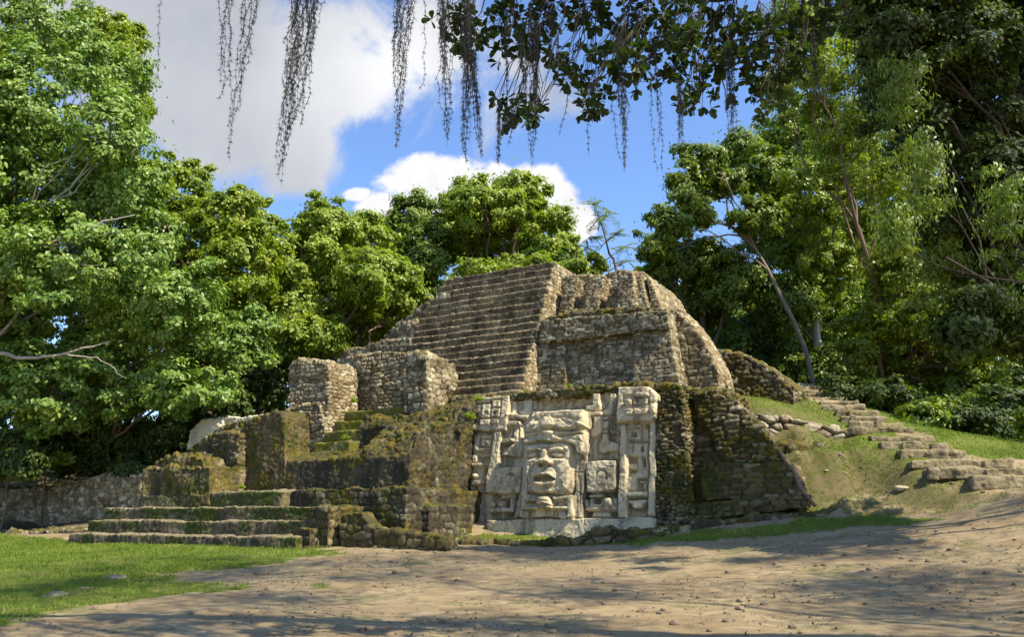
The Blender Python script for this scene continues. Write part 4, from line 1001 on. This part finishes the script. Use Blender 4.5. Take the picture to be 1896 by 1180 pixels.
# understory
US = [(1560,745,60,45,32),(1650,750,55,45,33),(1740,770,60,40,32),(1830,770,60,45,31),(1900,750,60,60,30),(1480,690,45,40,41),(1400,670,50,40,44),(1600,800,30,20,31),(1640,745,70,45,31),(1730,775,60,35,29.5),(1810,785,60,40,28.5),(1900,780,70,45,27.5)]
for i, (px, py, rx, ry, Y) in enumerate(US):
    lab = ['leafy dark bush behind the middle of the stone stairway', 'leafy bush just right of the stairway middle', 'spreading green bush above the lower stone steps', 'dark bush at the forest foot near the right edge', 'dark bush outside the right edge of the lawn', 'shaded bush at the top of the stone stairway', 'shaded bush between the leaning trunk and the temple shoulder', 'small green bush beside the pale stone steps', 'full green bush overhanging the upper stone steps', 'low bush close behind the right lawn', 'dark bush touching the far edge of the right lawn', 'large bush where the right lawn meets the picture edge'][i]
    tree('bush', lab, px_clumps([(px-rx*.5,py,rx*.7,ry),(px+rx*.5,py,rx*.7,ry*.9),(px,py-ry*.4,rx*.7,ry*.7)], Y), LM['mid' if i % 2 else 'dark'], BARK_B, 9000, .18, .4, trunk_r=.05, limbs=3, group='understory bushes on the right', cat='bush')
US = [(90,830,80,50,36),(200,830,80,45,37),(300,820,70,45,37),(400,760,60,50,39),(480,700,60,60,41),(20,860,50,35,34),(260,870,40,18,35),(570,650,60,30,42),(-60,840,80,60,35),(20,730,80,60,44),(130,700,80,60,46),(240,700,70,60,45),(420,650,60,60,46),(0,640,60,70,48)]
for i, (px, py, rx, ry, Y) in enumerate(US):
    lab = ['dark bush in the shade at the far left behind the low wall', 'dark bush second from the left under the pale boughs', 'dark bush behind the low stone block', 'dark bush behind the white carved panel', 'dark bush behind the tallest free-standing pier', 'low dark bush at the left end of the long wall', 'small plant on top of the long low wall', 'sunny bush behind the tall ruined piers', 'dark bush beyond the left edge of the lawn', 'tall shaded thicket at the far left behind the pale boughs', 'shaded thicket under the pale tree', 'shaded thicket between the pale tree and the white panel', 'shaded thicket at the foot of the round light tree', 'shaded thicket deep behind the biggest pale tree'][i]
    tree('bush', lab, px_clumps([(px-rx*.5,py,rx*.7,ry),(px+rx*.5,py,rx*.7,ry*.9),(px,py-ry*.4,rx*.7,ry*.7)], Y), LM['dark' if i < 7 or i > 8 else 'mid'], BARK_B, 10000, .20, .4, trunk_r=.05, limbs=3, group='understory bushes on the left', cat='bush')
# forest behind, each tree its own
BG = [(-60,420,58,'dark'),(60,430,60,'mid'),(180,450,56,'dark'),(300,470,60,'mid'),(410,500,57,'dark'),(500,500,60,'mid'),(590,520,62,'dark'),(690,540,60,'dark'),(800,540,64,'mid'),
      (1200,600,58,'dark'),(1290,580,62,'dark'),(1390,540,60,'mid'),(1490,480,58,'dark'),(1590,430,60,'mid'),(1690,420,56,'dark'),(1800,420,58,'dark'),(1920,420,56,'mid')]
for i, (px, py, Y, m) in enumerate(BG):
    cl = [(px+RNG.uniform(-40, 40), py+70*j+RNG.uniform(-15, 15), max(45, 75-abs(j-1)*8), 55) for j in range(6) if py+70*j < 850]
    side = 'left' if px < 1000 else 'right'
    tree('forest_tree', f'{"dark" if m == "dark" else "mid green"} tree deep in the forest on the {side}, {["first","second","third","fourth","fifth","sixth","seventh","eighth","ninth"][(i if i < 9 else i-9)]} from the left there', px_clumps(cl, Y), LM[m], BARK_B, 24700, .36, .9, trunk_r=.3, group='trees deep in the forest', limbs=2)

def boughs(t_name):
    t = bpy.data.objects[t_name]; tb = Tube()
    for pts, r in (([(-60,560,29.5),(60,455,29.2),(150,435,29),(250,398,29.2)], .075), ([(60,455,29.5),(140,448,29.2),(240,425,29.5)], .04),
                   ([(-60,640,30.5),(60,663,30.3),(120,655,30.2),(205,632,30.5)], .085), ([(120,655,30),(180,662,30.4),(230,700,30.6)], .03)):
        P = [at(*p) for p in pts]; C = np.concatenate([curve(p, q, 6, .06)[:-1] for p, q in zip(P[:-1], P[1:])]+[np.array(P[-1])[None]])
        tb.add(C, np.linspace(r, r*.3, len(C)), 8)
    tb.obj('branch', BARK_P, t)
boughs('broadleaf_tree')

# ------------------------------------------------------------------ the overhanging tree, its moss, and small things
def overhang():
    bx, by = 15.0, 2.5; b = np.array([bx, by, gz(bx, by)-.1])
    t = empty('overhanging_tree', b, 'dark glossy leaved tree whose mossy boughs hang into the top of the view', 'tree')
    tb = Tube()
    trunk = curve(b, b+np.array([-1.0, 1.5, 11]), 10, .04); tb.add(trunk, np.linspace(.6, .35, 10), 10)
    # leaf sprays that show along the top of the picture
    sp = [(850,40,60),(930,35,60),(1010,30,60),(1090,30,60),(1170,40,60),(1250,40,60),(1330,45,60),(1410,60,60),(1470,60,60),(1540,30,70),(870,88,34),(925,92,34),(975,82,36),(850,75,26),(1020,95,30),
          (1060,112,38),(1052,145,28),(1085,150,34),(1090,195,36),(1120,180,28),(1118,100,40),(1150,130,34),(1180,110,40),(1185,150,26),(1150,85,40),(1220,95,36),(925,180,24),(950,200,34),(935,225,22),(985,195,26),(990,215,18),
          (1255,120,36),(1240,150,20),(1290,150,34),(1295,185,30),(1330,185,22),(1325,120,44),(1380,110,44),(1390,150,36),(1430,175,34),(1440,130,44),(1420,205,20),(1350,80,50),(1480,110,44),(1270,75,44),(1265,192,18),(1275,90,30)]
    C, A, Nn = [], [], []
    hub0 = trunk[-1]; ends = []
    limb = [np.array(p) for p in (hub0, at(1700, -160, 7.5), at(1500, -60, 7.8), at(1330, -30, 8.0), at(1150, -40, 8.1), at(980, -40, 8.2), at(830, -70, 8.2), at(600, -110, 8.0), at(400, -120, 8.0), at(250, -140, 8.0))]
    L = []
    for p, q in zip(limb[:-1], limb[1:]): L.append(curve(p, q, 6, .03)[:-1])
    L = np.concatenate(L+[limb[-1][None]]); tb.add(L, np.linspace(.28, .035, len(L)), 8)
    for (x, y, r) in sp:
        Y = 7.9+RNG.uniform(-.5, .5); k = Y/1545; c = at(x, y, Y)
        s0 = L[np.argmin(np.linalg.norm(L-(c+np.array([.3, 0, .6])), axis=1))]
        m = curve(s0, c, 7, .10, .06); tb.add(m, np.linspace(.010, .004, 7), 5)
        nt = max(5, int((r/13)**2*1.5))
        for j in range(nt):
            e = c+randdir(1)[0]*r*k*RNG.uniform(.2, 1.05)*np.array([1, 1, .9]); tb.add(curve(m[RNG.integers(3, 7)], e, 4, .1), np.linspace(.005, .003, 4), 3)
            d0 = norm((e-c)[None])[0]*.7+np.array([0, 0, -.25])
            n = RNG.integers(5, 9)
            for q in range(n):
                C.append(e+randdir(1)[0]*.012); A.append(d0+randdir(1)[0]*.95); Nn.append(randdir(1)[0]*.6+np.array([0, 0, .8]))
    C, A, Nn = map(np.array, (C, A, Nn))
    V, Q, lv = leaves(C, A, Nn, RNG.uniform(.07, .135, len(C)), (BV, BF))
    np_obj('leaf_spray', V, Q, LM['gloss'], False, {'lv': lv}, t)
    # the high crown over the open ground
    cl = []
    for yg, h in ((9, 10.2), (12, 11.2), (15, 12.4), (18, 14.0), (21, 15.6)):
        for xg in np.arange(-13, 17, 3.1):
            if RNG.random() < .10: continue
            if yg >= 18 and xg < -7: continue
            X = xg+.63*h+RNG.uniform(-.8, .8); Y_ = yg-.55*h+RNG.uniform(-.6, .6); Z = h+.4+RNG.uniform(0, .8)
            cl.append((np.array([X, Y_, Z]), (2.0, 1.7, .8)))
    V, Q, lv, tufts = crown(cl, 120000, .12, 2.4, shell=.05)
    np_obj('crown', V, Q, LM['gloss'], False, {'lv': lv}, t)
    for (c, r) in cl[::16]: tb.add(curve(trunk[-2], c, 9, .10, .10), np.linspace(.07, .01, 9), 6)
    tb.obj('trunk', BARK_D, t)
overhang()
g = G('grey_moss_fibre'); b_ = g.n('ShaderNodeBsdfPrincipled'); b_.inputs['Roughness'].default_value = .9
g.l(g.mix(g.noise(g.n('ShaderNodeNewGeometry').outputs['Position'], 9, 2), (.030, .028, .026), (.085, .085, .065)), b_.inputs['Base Color']); M_MOSSF = g.out(b_.outputs[0])
def moss(x0, y0, x1, y1, th, Y):
    """a festoon of hanging moss from (x0,y0) down to (x1,y1); th = number of strands"""
    p, q = at(x0, y0, Y), at(x1, y1, Y); tb = Tube(); Ln = np.linalg.norm(q-p)
    th2 = th*2 if th > 1 else 1
    for s in range(th2):
        o = randdir(1)[0]*np.array([.028, .028, 0])*(th > 1); e = (RNG.uniform(.55, 1) if s else 1.0)
        c = curve(p+o, p+(q-p)*e+o*RNG.uniform(-.5, 1.4), max(8, int(Ln*e/.06)), .038)
        n = len(c); tb.add(c, np.linspace(.0042, .0018, n), 3)
        nf = int(Ln*e*(150 if th > 1 else 130))
        for _ in range(nf):
            u = RNG.random()**.85; i = min(n-1, int(u*(n-1))); s0 = c[i]
            d = randdir(1)[0]; d[2] = -abs(d[2])*.5-.75; d /= np.linalg.norm(d); l = RNG.uniform(.02, .075)*(1.15-.55*u)
            m = s0+d*l*.55; d2 = d+randdir(1)[0]*.9; tb.add([s0, m, m+d2/np.linalg.norm(d2)*l*.5], [.0013, .0012, .0008], 3)
    o = tb
    V, Fc = np.concatenate(o.V), np.concatenate(o.F)
    return np_obj('hanging_moss', V, Fc, M_MOSSF, False)
MS = [(318,-120,292,150,1,8.5),(428,-110,404,185,2,7.8),(424,-110,425,300,1,8.4),(485,-110,420,292,3,7.6),(560,-110,515,342,6,7.4),(584,-110,528,300,6,7.5),(610,-110,556,235,3,7.6),
      (741,-90,727,160,3,7.6),(760,-90,733,276,5,7.5),(788,-80,775,168,1,7.9),(815,-70,820,150,3,7.7),(828,-70,830,270,4,7.5),(868,-50,862,304,8,7.4),(876,90,893,292,5,7.7),
      (936,40,942,182,2,7.6),(962,60,976,188,4,7.5),(990,40,986,312,6,7.5),(926,190,924,308,3,7.6),(950,200,944,270,2,7.7),(1022,30,1016,128,3,7.7),(1052,170,1035,252,1,7.8),(1091,170,1090,288,1,7.7),
      (1146,60,1156,318,6,7.5),(1208,60,1222,320,2,7.7),(1256,150,1262,284,3,7.7),(1352,90,1356,250,5,7.6),(1505,60,1512,190,3,7.8)]
ords = ['first','second','third','fourth','fifth','sixth','seventh','eighth','ninth','tenth','eleventh','twelfth','thirteenth','fourteenth','fifteenth','sixteenth','seventeenth','eighteenth','nineteenth','twentieth','twenty-first','twenty-second','twenty-third','twenty-fourth','twenty-fifth','twenty-sixth','twenty-seventh']
for i, m in enumerate(sorted(MS, key=lambda q: q[2])):
    L_ = m[3]-max(m[1], 0); what = ('thick ' if m[4] >= 5 else 'thin ' if m[4] <= 1 else '')+('long' if L_ > 200 else 'short')
    tag(moss(*m), f'{what} dark festoon of hanging moss, {ords[i]} from the left by its tip', 'hanging moss', 'festoons of moss hanging from the boughs')

# grass, stones, litter
def build_grass():
    n = 900000
    x = RNG.uniform(-21, 24, n); y = 8.5+25*RNG.random(n)
    keep = np.abs(x) < y*.72+1; x, y = x[keep], y[keep]
    # discard samples that cannot be lawn before the costly height lookup
    P = np.c_[x, y, ground_z(x, y)]
    g_ = grassness(P)
    loose = (~g_) & (RNG.random(len(P)) < .012*(fbm(P, .9, 2, 90) > .15))
    bank = (P[:, 0] > 7.4) & (P[:, 0] < 16) & (P[:, 1] > 20) & (P[:, 1] < 27) & (RNG.random(len(P)) < .75*(fbm(P, 1.3, 3, 95) > -.25))
    P = P[g_ | loose | bank]
    lit = fbm(P, .8, 2, 44)
    P = P[(RNG.random(len(P)) < .55+.5*lit)]
    m = len(P); h = RNG.uniform(.025, .065, m)*(1+.5*(fbm(P, 1.5, 2, 45) > .2)); w = RNG.uniform(.004, .009, m)*np.clip(P[:, 1]/14, .8, 1.8)
    a = RNG.random(m)*6.283; d = np.c_[np.cos(a), np.sin(a), np.zeros(m)]
    tip = P+np.c_[RNG.normal(size=(m, 2))*h[:, None]*.5, h]
    V = np.stack([P-d*w[:, None]-[0, 0, .01], P+d*w[:, None]-[0, 0, .01], tip], 1).reshape(-1, 3); Q = np.arange(3*m).reshape(-1, 3)
    mt = leaf_mat('lawn_grass', (.085, .140, .008), (.215, .295, .020), (.40, .34, .14), .35, .6)
    o = np_obj('grass', V, Q, mt, False, {'lv': np.repeat(np.clip(.55*RNG.random(m)+.45*(.5+.8*fbm(P, 1.1, 3, 46)), 0, 1), 3)}); tag(o, 'short bright green grass of the lawn and verges', 'grass', kind='stuff')
    return m
print('BLADES', build_grass())
def rock_mesh(c, r, seed, sq=(1, 1, .65)):
    bm = bmesh.new(); bmesh.ops.create_icosphere(bm, subdivisions=3 if r > .05 else 1, radius=1.0)
    V = np.array([v.co[:] for v in bm.verts]); Fc = np.array([[v.index for v in f.verts] for f in bm.faces]); bm.free()
    V = V*(1+.35*fbm(V+seed*3.1, 1.1, 2, 5)[:, None]+.10*fbm(V+seed, 3.5, 2, 6)[:, None])
    return V*r*np.array(sq)+c, Fc
RK = [(905,1014,.13,'small pale stone lying by the curb below the mask'),(1442,1047,.11,'brown stone on the bare ground right of centre'),(1225,1044,.10,'flat reddish stone on the path at centre right'),(215,1072,.22,'flat stone half sunk in the lawn'),
      (100,1104,.20,'flat stone at the lower left corner of the lawn'),(1755,1085,.12,'dark stone near the lower right corner'),(1600,1060,.10,'grey stone left of the lower right corner'),(1563,878,.16,'pale orange stone on the bank below the stairway'),
      (1590,858,.10,'brown stone high on the earth bank'),(1668,905,.22,'upright stone sticking out of the bank'),(1530,872,.10,'small stone at the left end of the earth bank'),(160,1092,.12,'small stone in the front of the lawn'),(1770,1018,.09,'stone beside the bright streak on the path')]
for i, (px, py, r, lab) in enumerate(RK):
    d = ray(px, py); Y = 8.0
    while Y < 40:                                    # walk the sight line down to the ground
        P = EYE+d*(Y/d[1])
        if P[2] < gz(P[0], P[1]): break
        Y += .1
    V, Fc = rock_mesh(P+np.array([0, 0, -r*.05]), r*.9, i, (1, 1, .38))
    o = np_obj('rock', V, Fc, M_BOULD if i != 7 else M_DRY, True, {'cr': np.full(len(V), RNG.random()), 'ji': np.ones(len(V))}); tag(o, lab, 'rock', 'loose rocks on the ground')
def scatter():
    Vs, Fs, n = [], [], 0
    m = 3600; x = RNG.uniform(-9, 17, m); y = 9+13.5*RNG.random(m)**1.2; z = ground_z(x, y)
    P = np.c_[x, y, z]; k = ~grassness(P) & ((fbm(P, .45, 2, 91) > -.1) | (RNG.random(m) < .25)) & (np.abs(x) < y*.7+1); P = P[k]
    for i, p in enumerate(P):
        r = .005+.055*RNG.random()**7; V, Fc = rock_mesh(p+np.array([0, 0, r*.2]), r, i)
        Vs.append(V); Fs.append(Fc+n); n += len(V)
    V = np.concatenate(Vs); g = G('soil_clods'); b = g.n('ShaderNodeBsdfPrincipled'); b.inputs['Roughness'].default_value = .95
    g.l(g.mix(g.noise(g.n('ShaderNodeNewGeometry').outputs['Position'], 4, 2), (.09, .063, .038), (.27, .20, .125)), b.inputs['Base Color'])
    tag(np_obj('pebbles', V, np.concatenate(Fs), g.out(b.outputs[0]), True), 'small dark pebbles and clods strewn over the bare soil', 'pebbles', kind='stuff')
    m = 8000; x = RNG.uniform(-10, 19, m); y = 9+14*RNG.random(m)**1.2; P = np.c_[x, y, ground_z(x, y)+.012]
    P = P[(fbm(P, .6, 2, 17) > -.15) & (np.abs(x) < y*.7+1)]
    a = randdir(len(P)); a[:, 2] *= .25; N2 = randdir(len(P))*.45+np.array([0, 0, 1.])
    V, Q, lv = leaves(P, a, N2, RNG.uniform(.03, .075, len(P)))
    g = G('dead_leaves'); b = g.n('ShaderNodeBsdfPrincipled'); b.inputs['Roughness'].default_value = .8
    g.l(g.mix(g.attr('lv'), (.045, .030, .018), (.17, .105, .045)), b.inputs['Base Color'])
    tag(np_obj('fallen_leaves', V, Q, g.out(b.outputs[0]), False, {'lv': lv}), 'fallen dead leaves scattered over the path and grass', 'leaf litter', kind='stuff')
scatter()
def stick(name, pts, rad, mat, label, cat):
    tb = Tube(); P = [at(*p) for p in pts]; C = np.concatenate([curve(p, q, 5, .05)[:-1] for p, q in zip(P[:-1], P[1:])]+[np.array(P[-1])[None]])
    tb.add(C, np.linspace(rad, rad*.5, len(C)), 8); tag(tb.obj(name, mat, None), label, cat)
stick('fallen_log', [(1440,838,22.9),(1468,872,22.3),(1482,905,21.9),(1510,938,21.6)], .09, BARK_B, 'mossy fallen log leaning down beside the brown side wall', 'log')
stick('fallen_branch', [(1542,840,24.0),(1556,842,23.8),(1570,850,23.6)], .03, BARK_P, 'short bleached branch lying on the grass bank', 'branch')
PL = [(886,742,26.4,.22,'bright fern growing at the top left corner of the mask'),(870,775,26.0,.25,'tuft of weeds on the bastion beside the left square glyph'),(973,727,26.8,.10,'tiny plant on the ledge above the headdress'),(1053,716,26.5,.14,'small weed at the foot of the terrace joint'),
      (655,745,27.6,.20,'weed at the foot of the pale back wall'),(640,815,26.2,.22,'weed growing beside the narrow mossy steps'),(447,905,27.0,.18,'weed at the foot of the low square block'),(1245,790,24.3,.22,'small green plant on the rubble flank right of the mask'),(110,860,33.5,.7,'palm like plant in the shade at far left'),(230,872,34,.4,'low plant above the long retaining wall')]
for i, (px, py, Y, r, lab) in enumerate(PL):
    c = at(px, py, Y); n = int(60+r*160); d = randdir(n); d[:, 2] = np.abs(d[:, 2])*.9+.1
    V, Q, lv = leaves(c+d*.03*r, d, np.cross(d, randdir(n))+[0, 0, .5], RNG.uniform(.5, 1, n)*r, (LV, LF))
    tag(np_obj('small_plant', V, Q, LM['light'] if i < 8 else LM['mid'], False, {'lv': lv}), lab, 'plant', 'small plants among the ruins')
